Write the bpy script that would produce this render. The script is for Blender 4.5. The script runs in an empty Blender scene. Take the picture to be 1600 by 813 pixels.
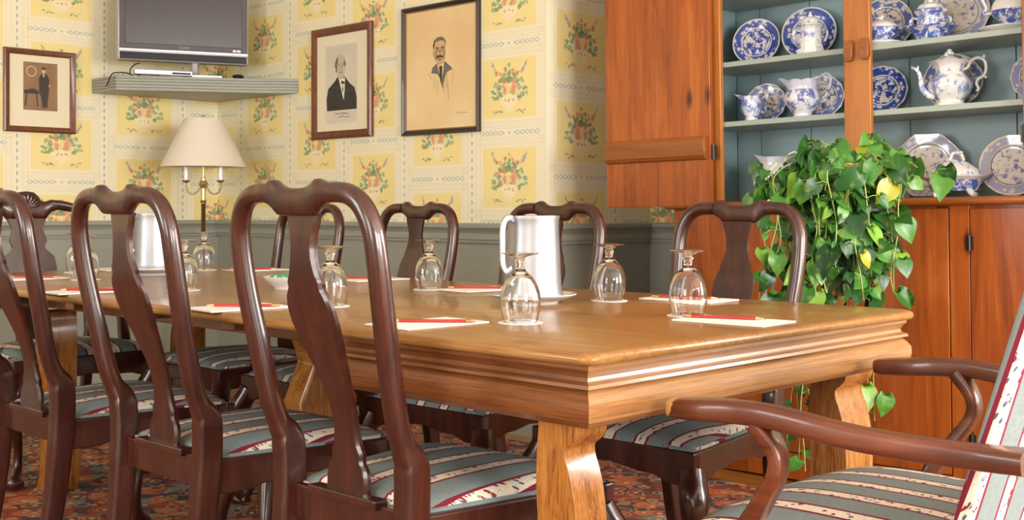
import bpy, math, random
from mathutils import Vector, Matrix
PI = math.pi
random.seed(7)
scene = bpy.context.scene
COL = scene.collection

# ---------------------------------------------------------------- camera geometry
F = 1850.0; YH = 325.0; CH = 0.995
YAW = math.radians(45.8)
VX, VY = math.sin(YAW), math.cos(YAW)          # view direction
RX, RY = math.cos(YAW), -math.sin(YAW)         # right direction
def ray(u, v):
    r = (u - 800) / F; k = (YH - v) / F
    return VX + r*RX, VY + r*RY, k
def atX(u, v, X):
    a, b, k = ray(u, v); D = X / a
    return Vector((X, b*D, CH + k*D))
def atZ(u, v, Z):
    a, b, k = ray(u, v); D = (Z - CH) / k
    return Vector((a*D, b*D, Z))

cam = bpy.data.cameras.new('camera'); camo = bpy.data.objects.new('camera', cam); COL.objects.link(camo)
camo.location = (0, 0, CH)
camo.rotation_euler = (PI/2, 0, -YAW)
cam.sensor_width = 36; cam.lens = F*36/1600
cam.shift_y = -(406.5 - YH)/1600
cam.clip_start = 0.05
scene.camera = camo

# ---------------------------------------------------------------- materials
def lin(c):
    return c/12.92 if c <= 0.04045 else ((c+0.055)/1.055)**2.4
def C(h):
    h = h.lstrip('#')
    return tuple(lin(int(h[i:i+2], 16)/255) for i in (0, 2, 4)) + (1.0,)

class NT:
    def __init__(s, name):
        s.m = bpy.data.materials.new(name); s.m.use_nodes = True
        s.t = s.m.node_tree; s.N = s.t.nodes; s.L = s.t.links
        s.bsdf = s.N['Principled BSDF']
    def link(s, a, b): s.L.new(a, b)
    def inp(s, sock, v):
        if v is None: return
        if hasattr(v, 'is_output'): s.L.new(v, sock)
        else: sock.default_value = v
    def math(s, op, a, b=None, c=None, clamp=False):
        n = s.N.new('ShaderNodeMath'); n.operation = op; n.use_clamp = clamp
        s.inp(n.inputs[0], a); s.inp(n.inputs[1], b)
        if c is not None: s.inp(n.inputs[2], c)
        return n.outputs[0]
    def vmath(s, op, a, b=None):
        n = s.N.new('ShaderNodeVectorMath'); n.operation = op
        s.inp(n.inputs[0], a); s.inp(n.inputs[1], b)
        return n.outputs['Value'] if op in ('LENGTH', 'DOT_PRODUCT', 'DISTANCE') else n.outputs[0]
    def mapping(s, v, loc=(0,0,0), rot=(0,0,0), sc=(1,1,1), typ='POINT'):
        n = s.N.new('ShaderNodeMapping'); n.vector_type = typ
        s.L.new(v, n.inputs[0])
        if typ != 'VECTOR' : n.inputs[1].default_value = loc
        n.inputs[2].default_value = rot; n.inputs[3].default_value = sc
        return n.outputs[0]
    def coord(s, k='Object'):
        return s.N.new('ShaderNodeTexCoord').outputs[k]
    def sep(s, v):
        n = s.N.new('ShaderNodeSeparateXYZ'); s.L.new(v, n.inputs[0]); return n.outputs
    def comb(s, x, y, z=0.0):
        n = s.N.new('ShaderNodeCombineXYZ')
        s.inp(n.inputs[0], x); s.inp(n.inputs[1], y); s.inp(n.inputs[2], z); return n.outputs[0]
    def noise(s, v, scale=5, detail=3, rough=.5, dist=0, out=0):
        n = s.N.new('ShaderNodeTexNoise'); s.L.new(v, n.inputs['Vector'])
        n.inputs['Scale'].default_value = scale; n.inputs['Detail'].default_value = detail
        n.inputs['Roughness'].default_value = rough; n.inputs['Distortion'].default_value = dist
        return n.outputs[out]
    def voro(s, v, scale=5, feature='F1', out='Distance', rnd=1):
        n = s.N.new('ShaderNodeTexVoronoi'); n.feature = feature; s.L.new(v, n.inputs['Vector'])
        n.inputs['Scale'].default_value = scale; n.inputs['Randomness'].default_value = rnd
        return n.outputs[out]
    def ramp(s, f, stops, interp='LINEAR'):
        n = s.N.new('ShaderNodeValToRGB'); s.L.new(f, n.inputs[0]); cr = n.color_ramp; cr.interpolation = interp
        while len(cr.elements) < len(stops): cr.elements.new(0.5)
        for e, (p, c) in zip(cr.elements, stops): e.position = p; e.color = c
        return n.outputs[0]
    def mix(s, f, a, b, blend='MIX'):
        n = s.N.new('ShaderNodeMix'); n.data_type = 'RGBA'; n.blend_type = blend
        s.inp(n.inputs[0], f); s.inp(n.inputs[6], a); s.inp(n.inputs[7], b)
        return n.outputs[2]
    def bump(s, h, strength=.3, dist=.002):
        n = s.N.new('ShaderNodeBump'); n.inputs['Strength'].default_value = strength
        n.inputs['Distance'].default_value = dist; s.L.new(h, n.inputs['Height'])
        s.L.new(n.outputs[0], s.bsdf.inputs['Normal'])
    def set(s, **k):
        for a, v in k.items(): s.inp(s.bsdf.inputs[a.replace('_', ' ')], v)
        return s.m

def plain(name, col, rough=.5, metal=0, coat=0, spec=.5, noise=0, **k):
    t = NT(name); c = C(col)
    if noise:
        f = t.noise(t.coord(), 30, 3)
        c2 = tuple(x*(1-noise) for x in c[:3]) + (1,)
        c = t.mix(f, c2, c)
    t.set(Base_Color=c, Roughness=rough, Metallic=metal, Coat_Weight=coat, Specular_IOR_Level=spec, **k)
    return t.m

def wood(name, cols, sc=(1, 12, 12), scale=4, rough=.3, coat=.3, rings=.5, fine=.3, bump=.05, knots=None, coatr=.08, spec=.5):
    """cols dark->light; grain runs along the axis whose factor in sc is small"""
    t = NT(name); o = t.coord()
    v = t.mapping(o, sc=sc)
    a = t.noise(v, scale, 4, .6, .6)
    b = t.noise(t.mapping(o, sc=tuple(x*5 if x > 2 else x*1.5 for x in sc)), scale, 3, .7)
    f = t.math('ADD', t.math('MULTIPLY', a, 1-fine), t.math('MULTIPLY', b, fine))
    w = t.math('FRACT', t.math('MULTIPLY', a, 9.0))
    w = t.math('ABSOLUTE', t.math('SUBTRACT', w, .5))
    f = t.math('ADD', f, t.math('MULTIPLY', t.math('SUBTRACT', w, .25), rings*.5))
    n = len(cols)
    col = t.ramp(f, [(.3 + .4*i/(n-1), C(c)) for i, c in enumerate(cols)])
    if knots:
        kc, ks, kt = knots
        kv = t.mapping(o, sc=tuple(3 if x > 2 else 1.2 for x in sc))
        d = t.voro(kv, ks)
        d = t.math('ADD', d, t.math('MULTIPLY', b, .05))
        km = t.ramp(d, [(kt*.45, (1,)*3+(1,)), (kt, (0, 0, 0, 1))])
        col = t.mix(km, col, C(kc))
    t.set(Base_Color=col, Roughness=rough, Coat_Weight=coat, Coat_Roughness=coatr, Specular_IOR_Level=spec)
    if bump: t.bump(b, bump, .002)
    return t.m

M = {}
M['mahogany'] = wood('mahogany', ['#230d09', '#38160f', '#4e2217'], sc=(10, 10, 1), scale=3, rough=.30, coat=.5, rings=.3, bump=.02)
M['mahogany_arm'] = wood('worn_mahogany', ['#3e1b0e', '#5c2b17', '#784024'], sc=(1, 10, 10), scale=3, rough=.34, coat=.35, rings=.3, bump=.02)
def worn():
    t = NT('worn_tip'); o = t.coord(); b = t.noise(t.mapping(o, sc=(1, 10, 10)), 3, 4, .6)
    col = t.ramp(b, [(.3, C('#3e1b0e')), (.5, C('#5c2b17')), (.7, C('#784024'))])
    d = t.vmath('DISTANCE', o, (.258, .388, .664)); n = t.noise(o, 60, 4, .7)
    m = t.math('LESS_THAN', t.math('ADD', d, t.math('MULTIPLY', n, .03)), .038)
    col = t.mix(m, col, t.mix(n, C('#a8743a'), C('#d8b878')))
    t.set(Base_Color=col, Roughness=.36, Coat_Weight=.3, Coat_Roughness=.1); return t.m
M['worn_tip'] = worn()
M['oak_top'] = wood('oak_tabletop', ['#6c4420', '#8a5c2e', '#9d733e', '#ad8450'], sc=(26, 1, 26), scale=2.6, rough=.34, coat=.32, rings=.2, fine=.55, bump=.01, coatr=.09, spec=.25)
M['oak'] = wood('oak_apron_shaded', ['#43210c', '#663814', '#7a4820', '#8c5c2c'], sc=(30, 1.2, 30), scale=3.4, rough=.34, coat=.35, rings=.2, fine=.65, bump=.06, coatr=.12)  # darker oak for the long sides, their shade put into the colour
M['oak_end_lit'] = wood('oak_end_apron_lit', ['#6e4220', '#8e5e32', '#a27444', '#b08656'], sc=(1.2, 30, 30), scale=3.4, rough=.36, coat=.7, rings=.2, fine=.65, bump=.06, coatr=.2)  # paler copy of the apron oak, light on the end faces painted in
M['oak_leg'] = wood('oak_leg', ['#6e3d12', '#935a22', '#a87032', '#b58045'], sc=(16, 16, 1.2), scale=3.2, rough=.26, coat=.5, rings=.8, fine=.35, bump=.03, coatr=.1)
M['pine'] = wood('orange_pine', ['#6a2e10', '#924719', '#ab581e', '#be6e2e'], sc=(6, 6, .7), scale=1.8, rough=.34, coat=.25, rings=.22, fine=.35, bump=.03, knots=('#3d1608', 2.2, .17), coatr=.15)
M['pine_light'] = wood('amber_pine', ['#96561f', '#ae6a28', '#bd7b36'], sc=(9, 9, .8), scale=2, rough=.35, coat=.25, rings=.25, fine=.35, bump=.03, knots=('#5a2a0c', 4, .15), coatr=.15)
M['pine_batten'] = wood('pine_batten', ['#703813', '#8f4f1d', '#a05f28'], sc=(9, .8, 9), scale=2.5, rough=.38, coat=.2, rings=.25, fine=.35, bump=.03)
M['floor'] = wood('floor_boards', ['#7a4a1c', '#9a6428', '#b07a38'], sc=(14, 1, 14), scale=3, rough=.3, coat=.3)
M['teal_paint'] = plain('blue_grey_paint', '#93abb0', .4, noise=.08)
M['shelf_paint'] = plain('shelf_paint', '#9faca2', .35, noise=.06)
M['grey_paint'] = plain('grey_green_paint', '#999b90', .42, noise=.05)
M['shelf_grey'] = plain('tv_shelf_paint', '#9c9e95', .45, noise=.05)
M['plaster'] = plain('ceiling_plaster', '#efece4', .8)
M['room_paint'] = plain('plain_wall_paint', '#e4dcbc', .8)
M['white_paint'] = plain('white_paint', '#eceae4', .45)
M['paper'] = plain('white_paper', '#f3f0ea', .8)
M['card'] = plain('card_back', '#a8896a', .8)
M['red_paint'] = plain('red_pencil_paint', '#b3261c', .35, coat=.3)
M['pencil_wood'] = plain('pencil_wood', '#dcb98a', .6)
M['graphite'] = plain('graphite', '#2a2a2c', .4)
M['rubber'] = plain('pink_eraser', '#d58f80', .7)
M['ferrule'] = plain('brass_ferrule', '#c9a860', .3, metal=1)
M['print_white'] = plain('white_imprint', '#f0d8d0', .6)
M['white_china'] = plain('white_china', '#e9e9ea', .12, coat=.4)
M['green_candy'] = plain('green_wrapper', '#1f9a6c', .3)
M['pewter'] = plain('brushed_aluminium', '#a9abb0', .42, metal=.85)
M['brass'] = plain('antique_brass', '#8f7a4e', .3, metal=.9)
M['brass_light'] = plain('polished_brass', '#d4bc80', .25, metal=.8)
M['black_plastic'] = plain('black_plastic', '#161214', .45, spec=.3)
M['screen'] = plain('grey_screen', '#3d3738', .25, coat=.15)
M['silver'] = plain('silver_plastic', '#b4b2b8', .35, metal=.4)
M['silver_dark'] = plain('dark_silver_bezel', '#453f44', .45, metal=.1)
M['white_mark'] = plain('white_marking', '#e6e6e6', .5)
M['grey_mark'] = plain('grey_marking', '#9a979a', .5)
M['iron'] = plain('black_iron', '#17171b', .4, metal=.3)
M['steel'] = plain('dull_steel_hinge', '#48423c', .4, metal=.8)
M['frame_brown'] = wood('brown_frame_wood', ['#4a2312', '#6b3a22', '#80492c'], sc=(8, 8, 2), scale=8, rough=.35, coat=.3)
M['frame_black'] = plain('black_frame', '#2a1c1a', .3, coat=.3)
M['gilt'] = plain('gilt_slip', '#8d7048', .4, metal=.5)
M['mat_cream'] = plain('cream_mount', '#e6dcc0', .75)
M['aged'] = None
M['wick'] = None

def glass_mat():
    t = NT('clear_glass')
    t.set(Base_Color=(1, 1, 1, 1), Roughness=0.0, IOR=1.47, Transmission_Weight=1.0)
    return t.m
M['glass'] = glass_mat()

def aged_paper(name, c1, c2):
    t = NT(name); f = t.noise(t.coord(), 3, 4)
    t.set(Base_Color=t.ramp(f, [(.35, C(c1)), (.65, C(c2))]), Roughness=.5, Coat_Weight=.35, Coat_Roughness=.03)
    return t.m
M['aged'] = aged_paper('aged_paper', '#e0bf8c', '#ecd3a6')
M['grey_print'] = aged_paper('grey_print_paper', '#cfc8b8', '#ddd6c6')
M['sepia'] = aged_paper('sepia_print', '#6d4d33', '#a07e5a')
M['ink'] = plain('black_ink', '#2c2a2b', .5, coat=.35)
M['ink_mid'] = plain('grey_ink', '#6a625c', .5, coat=.35)
M['ink_soft'] = plain('soft_sepia_ink', '#a98a68', .5, coat=.35)
M['skin_print'] = plain('pale_print_tone', '#c9b9a2', .5, coat=.35)
M['skin_sepia'] = plain('sepia_face_tone', '#d0a880', .5, coat=.35)
M['sepia_dark'] = plain('dark_sepia', '#33241c', .5, coat=.35)
M['shirt'] = plain('white_print_tone', '#e4ddd0', .5, coat=.35)

def lampshade():
    t = NT('cream_shade_fabric')
    t.set(Base_Color=C('#f8f1e6'), Roughness=.8)
    tr = t.N.new('ShaderNodeBsdfTranslucent'); tr.inputs[0].default_value = C('#f2e6d2')
    mx = t.N.new('ShaderNodeMixShader'); mx.inputs[0].default_value = .35
    t.link(t.bsdf.outputs[0], mx.inputs[1]); t.link(tr.outputs[0], mx.inputs[2])
    t.link(mx.outputs[0], t.N['Material Output'].inputs[0])
    return t.m
M['shade'] = lampshade()

def leafmat():
    t = NT('pothos_leaf'); o = t.coord()
    at = t.N.new('ShaderNodeAttribute'); at.attribute_name = 'leafcol'
    f = t.noise(o, 40, 3)
    col = t.mix(t.math('MULTIPLY', t.ramp(f, [(.55, (0, 0, 0, 1)), (.7, (1, 1, 1, 1))]), .25), at.outputs[0], C('#b9cc5a'))
    t.set(Base_Color=col, Roughness=.3, Specular_IOR_Level=.5)
    tr = t.N.new('ShaderNodeBsdfTranslucent'); t.link(col, tr.inputs[0])
    mx = t.N.new('ShaderNodeMixShader'); mx.inputs[0].default_value = .2
    t.link(t.bsdf.outputs[0], mx.inputs[1]); t.link(tr.outputs[0], mx.inputs[2])
    t.link(mx.outputs[0], t.N['Material Output'].inputs[0])
    return t.m
M['leaf'] = leafmat()
M['vine'] = plain('vine_stem', '#8a9a48', .5)
def wicker():
    t = NT('wicker'); o = t.sep(t.coord())
    ang = t.math('ARCTAN2', o[1], o[0])
    a = t.math('SINE', t.math('MULTIPLY', ang, 26)); b = t.math('SINE', t.math('MULTIPLY', o[2], 520))
    f = t.math('MULTIPLY', a, b)
    t.set(Base_Color=t.ramp(t.math('ADD', t.math('MULTIPLY', f, .5), .5), [(0, C('#6b4a1c')), (1, C('#c79a4a'))]), Roughness=.6)
    t.bump(f, .8, .004); return t.m
M['wicker'] = wicker()

# striped seat fabric: stripes run front to back, repeat across local y
def stripes(name='striped_damask', period=.098, off=0.5, wrap=False):
    t = NT(name); o = t.coord(); s = t.sep(o)
    yy = s[1]
    if wrap:   # the cloth is pulled round the side of the leaning back
        h = t.math('MULTIPLY', t.math('SUBTRACT', s[2], .40), .3106)
        depth = t.math('MAXIMUM', t.math('ADD', t.math('ADD', s[0], .184), h), 0.0)
        yy = t.math('ADD', t.math('ABSOLUTE', s[1]), depth)
    y = t.math('ADD', t.math('DIVIDE', yy, period), off + 10)
    fr = t.math('ABSOLUTE', t.math('SUBTRACT', t.math('FRACT', y), .5))
    weave = t.noise(t.mapping(o, sc=(60, 8, 20)), 8, 3)
    base = t.mix(weave, C('#6c7979'), C('#879292'))
    cream = t.mix(weave, C('#d8cdb9'), C('#e6dccb'))
    # flower sprigs on the cream band
    along = t.math('ADD', s[0], t.math('MULTIPLY', s[2], 1.3))
    v2 = t.comb(along, yy, 0.0)
    vd = t.noise(v2, 110, 2)
    vc = t.voro(v2, 78, out='Color'); vdst = t.voro(v2, 78)
    pick = t.sep(vc)
    blob = t.math('LESS_THAN', vdst, .40)
    red = t.math('MULTIPLY', blob, t.math('LESS_THAN', pick[0], .33))
    blue = t.math('MULTIPLY', blob, t.math('GREATER_THAN', pick[0], .66))
    cream = t.mix(t.math('MULTIPLY', red, t.math('GREATER_THAN', vd, .42)), cream, C('#8a2f3c'))
    cream = t.mix(t.math('MULTIPLY', blue, t.math('GREATER_THAN', vd, .46)), cream, C('#5b5d72'))
    sprig = t.math('GREATER_THAN', t.noise(v2, 160, 2, .7), .63)
    cream = t.mix(t.math('MULTIPLY', sprig, .6), cream, C('#8d7f80'))
    col = t.mix(t.math('LESS_THAN', fr, .205), base, C('#7a2234'))
    col = t.mix(t.math('LESS_THAN', fr, .138), col, cream)
    t.set(Base_Color=col, Roughness=.8, Specular_IOR_Level=.2)
    t.bump(weave, .15, .001); return t.m
M['stripes'] = stripes()
M['piping'] = stripes('piping_damask', .098, 0.0)

def rug():
    t = NT('persian_rug'); o = t.coord(); 
    w = t.noise(o, 3.5, 3, .5, 0, 1)
    v = t.vmath('ADD', o, t.mapping(w, sc=(.12, .12, 0)))
    v1 = t.voro(v, 15, out='Color'); d1 = t.voro(v, 15)
    p = t.sep(v1)
    field = t.ramp(p[0], [(0, C('#22294a')), (.3, C('#8d2f22')), (.52, C('#5a2220')), (.62, C('#c0603c')), (.78, C('#93382a')), (.9, C('#5f7a84'))], 'CONSTANT')
    ring = t.math('LESS_THAN', t.math('ABSOLUTE', t.math('SUBTRACT', d1, .42)), .07)
    col = t.mix(t.math('MULTIPLY', ring, .8), field, C('#b98a5e'))
    core = t.math('LESS_THAN', d1, .16)
    col = t.mix(core, col, C('#d8b98c'))
    v3 = t.voro(v, 32, out='Color'); p3 = t.sep(v3); d3 = t.voro(v, 32)
    m3 = t.math('MULTIPLY', t.math('LESS_THAN', d3, .38), t.math('GREATER_THAN', p3[1], .55))
    col = t.mix(m3, col, t.ramp(p3[0], [(0, C('#d1a679')), (.35, C('#b44a30')), (.6, C('#1f2748')), (.8, C('#6c8a8a'))], 'CONSTANT'))
    n = t.noise(o, 300, 2)
    col = t.mix(.25, col, t.ramp(n, [(.3, C('#30201c')), (.7, C('#c8a888'))]))
    t.set(Base_Color=col, Roughness=.95, Specular_IOR_Level=.1)
    t.bump(n, .5, .004); return t.m
M['rug'] = rug()

# wallpaper. UV in metres: u along the wall (phase already folded in), v height
def wallpaper():
    t = NT('fruit_basket_wallpaper'); uv = t.sep(t.coord('UV'))
    CW, RH = .473, .397
    cu = t.math('DIVIDE', uv[0], CW)
    col_i = t.math('FLOOR', t.math('ADD', cu, .5))
    ls = t.math('MULTIPLY', t.math('SUBTRACT', cu, col_i), CW)
    par = t.math('MULTIPLY', t.math('FRACT', t.math('MULTIPLY', col_i, .5)), 2)
    cv = t.math('DIVIDE', t.math('SUBTRACT', t.math('SUBTRACT', uv[1], 1.13), t.math('MULTIPLY', par, RH/2)), RH)
    row = t.math('FLOOR', t.math('ADD', cv, .5))
    lt = t.math('MULTIPLY', t.math('SUBTRACT', cv, row), RH)
    p0 = t.comb(ls, lt, 0.0)
    als = t.math('ABSOLUTE', ls); alt = t.math('ABSOLUTE', lt)
    n1 = t.noise(t.coord('UV'), 2.5, 2)
    cream = t.mix(n1, C('#ebe2c2'), C('#f0e9d0'))
    yellow = t.mix(n1, C('#ecd890'), C('#f0dfa0'))
    lacef = t.noise(t.coord('UV'), 120, 3, .7)
    # lace-like borders: fine pale stripes and dots
    fine = t.math('SINE', t.math('MULTIPLY', alt, 420)); fine2 = t.math('SINE', t.math('MULTIPLY', als, 420))
    fm = t.math('MULTIPLY', t.math('GREATER_THAN', t.math('MULTIPLY', fine, fine2), .15), .35)
    col = t.mix(fm, cream, C('#f2ead2'))
    inx = t.math('LESS_THAN', als, .168); iny = t.math('LESS_THAN', alt, .135)
    panel = t.math('MULTIPLY', inx, iny)
    col = t.mix(panel, col, yellow)
    # scalloped paler top of each panel
    edge = t.math('MULTIPLY', inx, t.math('GREATER_THAN', t.math('MAXIMUM', t.math('SUBTRACT', als, .033), alt), .127))
    col = t.mix(t.math('MULTIPLY', t.math('MULTIPLY', edge, iny), .6), col, C('#ece2b6'))
    # rust pin stripes
    for r_, w_, c_, a_ in ((.181, .0016, '#d9bf92', .5), (.200, .0014, '#d8c9a2', .5), (.212, .0014, '#cfc6ae', .5)):
        m = t.math('LESS_THAN', t.math('ABSOLUTE', t.math('SUBTRACT', als, r_)), w_)
        col = t.mix(t.math('MULTIPLY', m, a_), col, C(c_))
    for r_, c_, a_ in ((.148, '#d8c090', .45), (.156, '#dccb9c', .45), (.168, '#d3c8aa', .5), (.178, '#cfc4a2', .4)):
        m = t.math('MULTIPLY', t.math('LESS_THAN', t.math('ABSOLUTE', t.math('SUBTRACT', alt, r_)), .0014), t.math('LESS_THAN', als, .215))
        col = t.mix(t.math('MULTIPLY', m, a_), col, C(c_))
    # horizontal running blue wave
    wv = t.math('FRACT', t.math('MULTIPLY', als, 34))
    dd = t.math('SUBTRACT', RH/2, alt)
    wave = t.math('LESS_THAN', t.math('ABSOLUTE', t.math('SUBTRACT', dd, t.math('MULTIPLY', wv, .010))), .0028)
    wm = t.math('MULTIPLY', wave, t.math('MULTIPLY', t.math('LESS_THAN', als, .185), t.math('GREATER_THAN', als, .03)))
    col = t.mix(t.math('MULTIPLY', wm, .75), col, C('#a3b4b4'))
    dot = t.math('LESS_THAN', t.vmath('LENGTH', t.comb(als, dd, 0.0)), .006)
    col = t.mix(t.math('MULTIPLY', dot, .7), col, C('#c8996a'))
    # vertical chain of small blue diamonds between the columns
    de = t.math('SUBTRACT', CW/2, als)
    fv = t.math('ABSOLUTE', t.math('SUBTRACT', t.math('FRACT', t.math('MULTIPLY', uv[1], 26)), .5))
    dia = t.math('LESS_THAN', t.math('ADD', de, t.math('MULTIPLY', fv, .016)), .0062)
    col = t.mix(t.math('MULTIPLY', dia, .8), col, C('#96a8b0'))
    # the fruit basket motif
    wob = t.noise(t.coord('UV'), 55, 2, .6, 0, 1)
    p = t.vmath('ADD', p0, t.mapping(t.vmath('SUBTRACT', wob, (.5, .5, .5)), sc=(.030, .030, 0)))
    speck = t.ramp(t.noise(t.coord('UV'), 210, 2, .6), [(.40, (.38,)*3+(1,)), (.56, (.92,)*3+(1,))])
    def blob(x, y, rx, ry, c, rot=0, a=1.0):
        nonlocal col
        rx *= 1.12; ry *= 1.12
        q = t.mapping(p, loc=(x*1.1, y*1.1+.004, 0), rot=(0, 0, math.radians(rot)), sc=(rx, ry, 1), typ='TEXTURE')
        m = t.math('LESS_THAN', t.vmath('LENGTH', q), 1.0)
        m = t.math('MULTIPLY', m, t.math('MULTIPLY', speck, a))
        col = t.mix(m, col, C(c))
    G, G2, G3 = '#4f8f74', '#76a27c', '#3f7a66'
    PK, RD, PE, CR = '#d98a80', '#c65c50', '#e6b28c', '#f1e6c8'
    # foliage first
    for x, y, rx, ry, c, r in ((-.055, .0, .018, .010, G, 30), (-.072, .022, .014, .008, G2, 60), (-.088, -.008, .013, .008, G, -20),
            (-.075, -.03, .016, .010, G2, 10), (-.055, -.045, .014, .008, G3, -30), (.058, -.002, .018, .010, G, -30), (.078, .012, .014, .008, G2, -60),
            (.086, -.02, .015, .009, G, 20), (.07, -.04, .018, .009, G3, -15), (.092, -.042, .012, .007, G2, 40), (-.03, .045, .016, .009, G3, 50),
            (0, .052, .020, .011, G, 85), (.03, .045, .016, .010, G2, -50), (0, .03, .026, .014, G3, 0), (-.045, .022, .014, .009, G, 0), (.05, .028, .014, .009, G3, 20),
            (-.02, -.025, .018, .008, G, 0), (.05, -.028, .015, .010, G, 40), (-.098, -.028, .010, .006, G2, 70)):
        blob(x, y, rx, ry, c, r)
    for x, y, rx, ry, c in ((-.022, .068, .011, .010, PK), (.022, .072, .010, .009, RD), (.048, .055, .009, .009, PK), (-.046, .055, .009, .009, RD),
            (0, .088, .008, .008, G2), (-.026, .022, .012, .012, PK), (.03, .022, .011, .011, RD), (.062, .012, .009, .009, PK),
            (-.066, .006, .008, .008, '#e8dcc0'), (-.072, -.016, .009, .008, '#dfe3c4'), (.075, -.008, .009, .009, '#e8dcc0')):
        blob(x, y, rx, ry, c)
    blob(-.028, -.008, .024, .024, PE); blob(-.024, -.006, .012, .018, '#d9796a', 20, .8)
    blob(.022, -.012, .022, .022, '#e8c9a0'); blob(.026, -.012, .009, .018, '#cf6a5c', -10, .85)
    blob(-.052, -.022, .013, .013, '#d8dfae')
    # urn
    blob(0, -.050, .052, .016, CR); blob(0, -.068, .034, .016, CR); blob(0, -.09, .018, .012, '#eee2c4')
    blob(-.022, -.052, .0055, .0055, '#d08a58'); blob(0, -.052, .0055, .0055, '#d08a58'); blob(.022, -.052, .0055, .0055, '#d08a58')
    # birds
    blob(-.084, .075, .020, .007, '#a9a0b4', -50); blob(-.072, .060, .012, .008, '#b99aa8', -20); blob(-.094, .092, .010, .004, '#8f96aa', -65)
    blob(.080, .070, .018, .007, '#a8a0ae', 55); blob(.070, .058, .011, .009, '#cf6f5c', 20); blob(.094, .094, .012, .004, '#8f96aa', 62)
    # fallen sprigs
    for sx in (-1, 1):
        blob(sx*.050, -.098, .014, .004, '#6f8f7e', sx*20); blob(sx*.072, -.102, .010, .005, '#9a8f98', -sx*30); blob(sx*.088, -.094, .007, .003, '#6f8f7e', 0)
    t.set(Base_Color=col, Roughness=.7, Specular_IOR_Level=.25)
    return t.m
M['wallpaper'] = wallpaper()

# blue transfer-printed china; every plate is a unit disc scaled up, so r runs 0..1
def plate_mat(name, blue, blue2, ground, rimf=.62, dens=.5, cream='#e8e0d4', seed=0.0):
    t = NT(name); o = t.coord(); s = t.sep(o)
    p = t.comb(s[0], s[1], seed)
    r = t.vmath('LENGTH', t.comb(s[0], s[1], 0.0))
    ang = t.math('ARCTAN2', s[1], s[0])
    n = t.noise(p, 5, 4, .65, .6)
    centre = t.ramp(n, [(dens-.07, C(blue)), (dens-.02, C(blue2)), (dens+.03, C(cream))])
    # rim: flower medallions on a coloured ground
    pr = t.comb(t.math('MULTIPLY', ang, 1.9), t.math('MULTIPLY', r, 3.0), seed)
    v = t.voro(pr, 1.9); nn = t.noise(p, 16, 3)
    fl = t.math('ADD', v, t.math('MULTIPLY', t.math('SUBTRACT', nn, .5), .5))
    rim = t.ramp(fl, [(.33, C(cream)), (.43, C(blue2)), (.52, C(ground))])
    rim = t.mix(t.math('MULTIPLY', t.math('GREATER_THAN', t.noise(p, 28, 2), .56), .55), rim, C(blue2))
    col = t.mix(t.math('GREATER_THAN', r, rimf), centre, rim)
    for a_, w_, c_ in ((rimf, .022, cream), (rimf-.04, .012, blue), (.975, .03, cream)):
        col = t.mix(t.math('LESS_THAN', t.math('ABSOLUTE', t.math('SUBTRACT', r, a_)), w_), col, C(c_))
    t.set(Base_Color=col, Roughness=.1, Coat_Weight=.5, Coat_Roughness=.03); return t.m
M['plate_dark'] = plate_mat('dark_blue_transfer', '#25409a', '#5a72c0', '#2f4aa2', .62, .50, '#e6e2dc')
M['plate_mid'] = plate_mat('mid_blue_transfer', '#3c4f9c', '#7f8fc4', '#6474b4', .66, .47, '#e8dccb', 3.0)
M['plate_pale'] = plate_mat('pale_lilac_transfer', '#6a6c9e', '#9c9cc4', '#a9abd0', .68, .45, '#e6ddd2', 7.0)
M['plate_grey'] = plate_mat('grey_blue_transfer', '#5d648c', '#a4a5bd', '#9aa3c6', .7, .44, '#ddd3c8', 11.0)

def pot_mat(name, blue, blue2, white='#eceaea', lo=0.0, hi=1.0, dens=.47, sc=26, rimz=None):
    t = NT(name); o = t.coord(); s = t.sep(o)
    n = t.noise(o, sc, 4, .65, .5)
    pr = t.ramp(n, [(dens-.07, C(blue)), (dens-.01, C(blue2)), (dens+.04, C(white))])
    m = t.math('MULTIPLY', t.math('GREATER_THAN', s[2], lo), t.math('LESS_THAN', s[2], hi))
    col = t.mix(m, C(white), pr)
    if rimz:
        m2 = t.math('GREATER_THAN', s[2], rimz)
        col = t.mix(m2, col, t.mix(t.noise(o, 60, 2), C(blue2), C(white)))
    t.set(Base_Color=col, Roughness=.1, Coat_Weight=.5, Coat_Roughness=.03); return t.m
M['pot_a'] = pot_mat('blue_printed_china', '#6478bc', '#a9b5dc', '#e9e7e8', .014, .10, .50, 42)
M['pot_b'] = pot_mat('violet_printed_china', '#7478b4', '#b4b9da', '#e6e5ea', .02, .105, .48, 40, .105)
M['pot_c'] = pot_mat('strong_blue_printed_china', '#4c62b2', '#93a3d6', '#e8e6e8', .008, .058, .52, 44)
M['pot_w'] = pot_mat('white_glazed_china', '#8490c6', '#bac2e0', '#eceae8', .022, .145, .47, 30)

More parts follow.
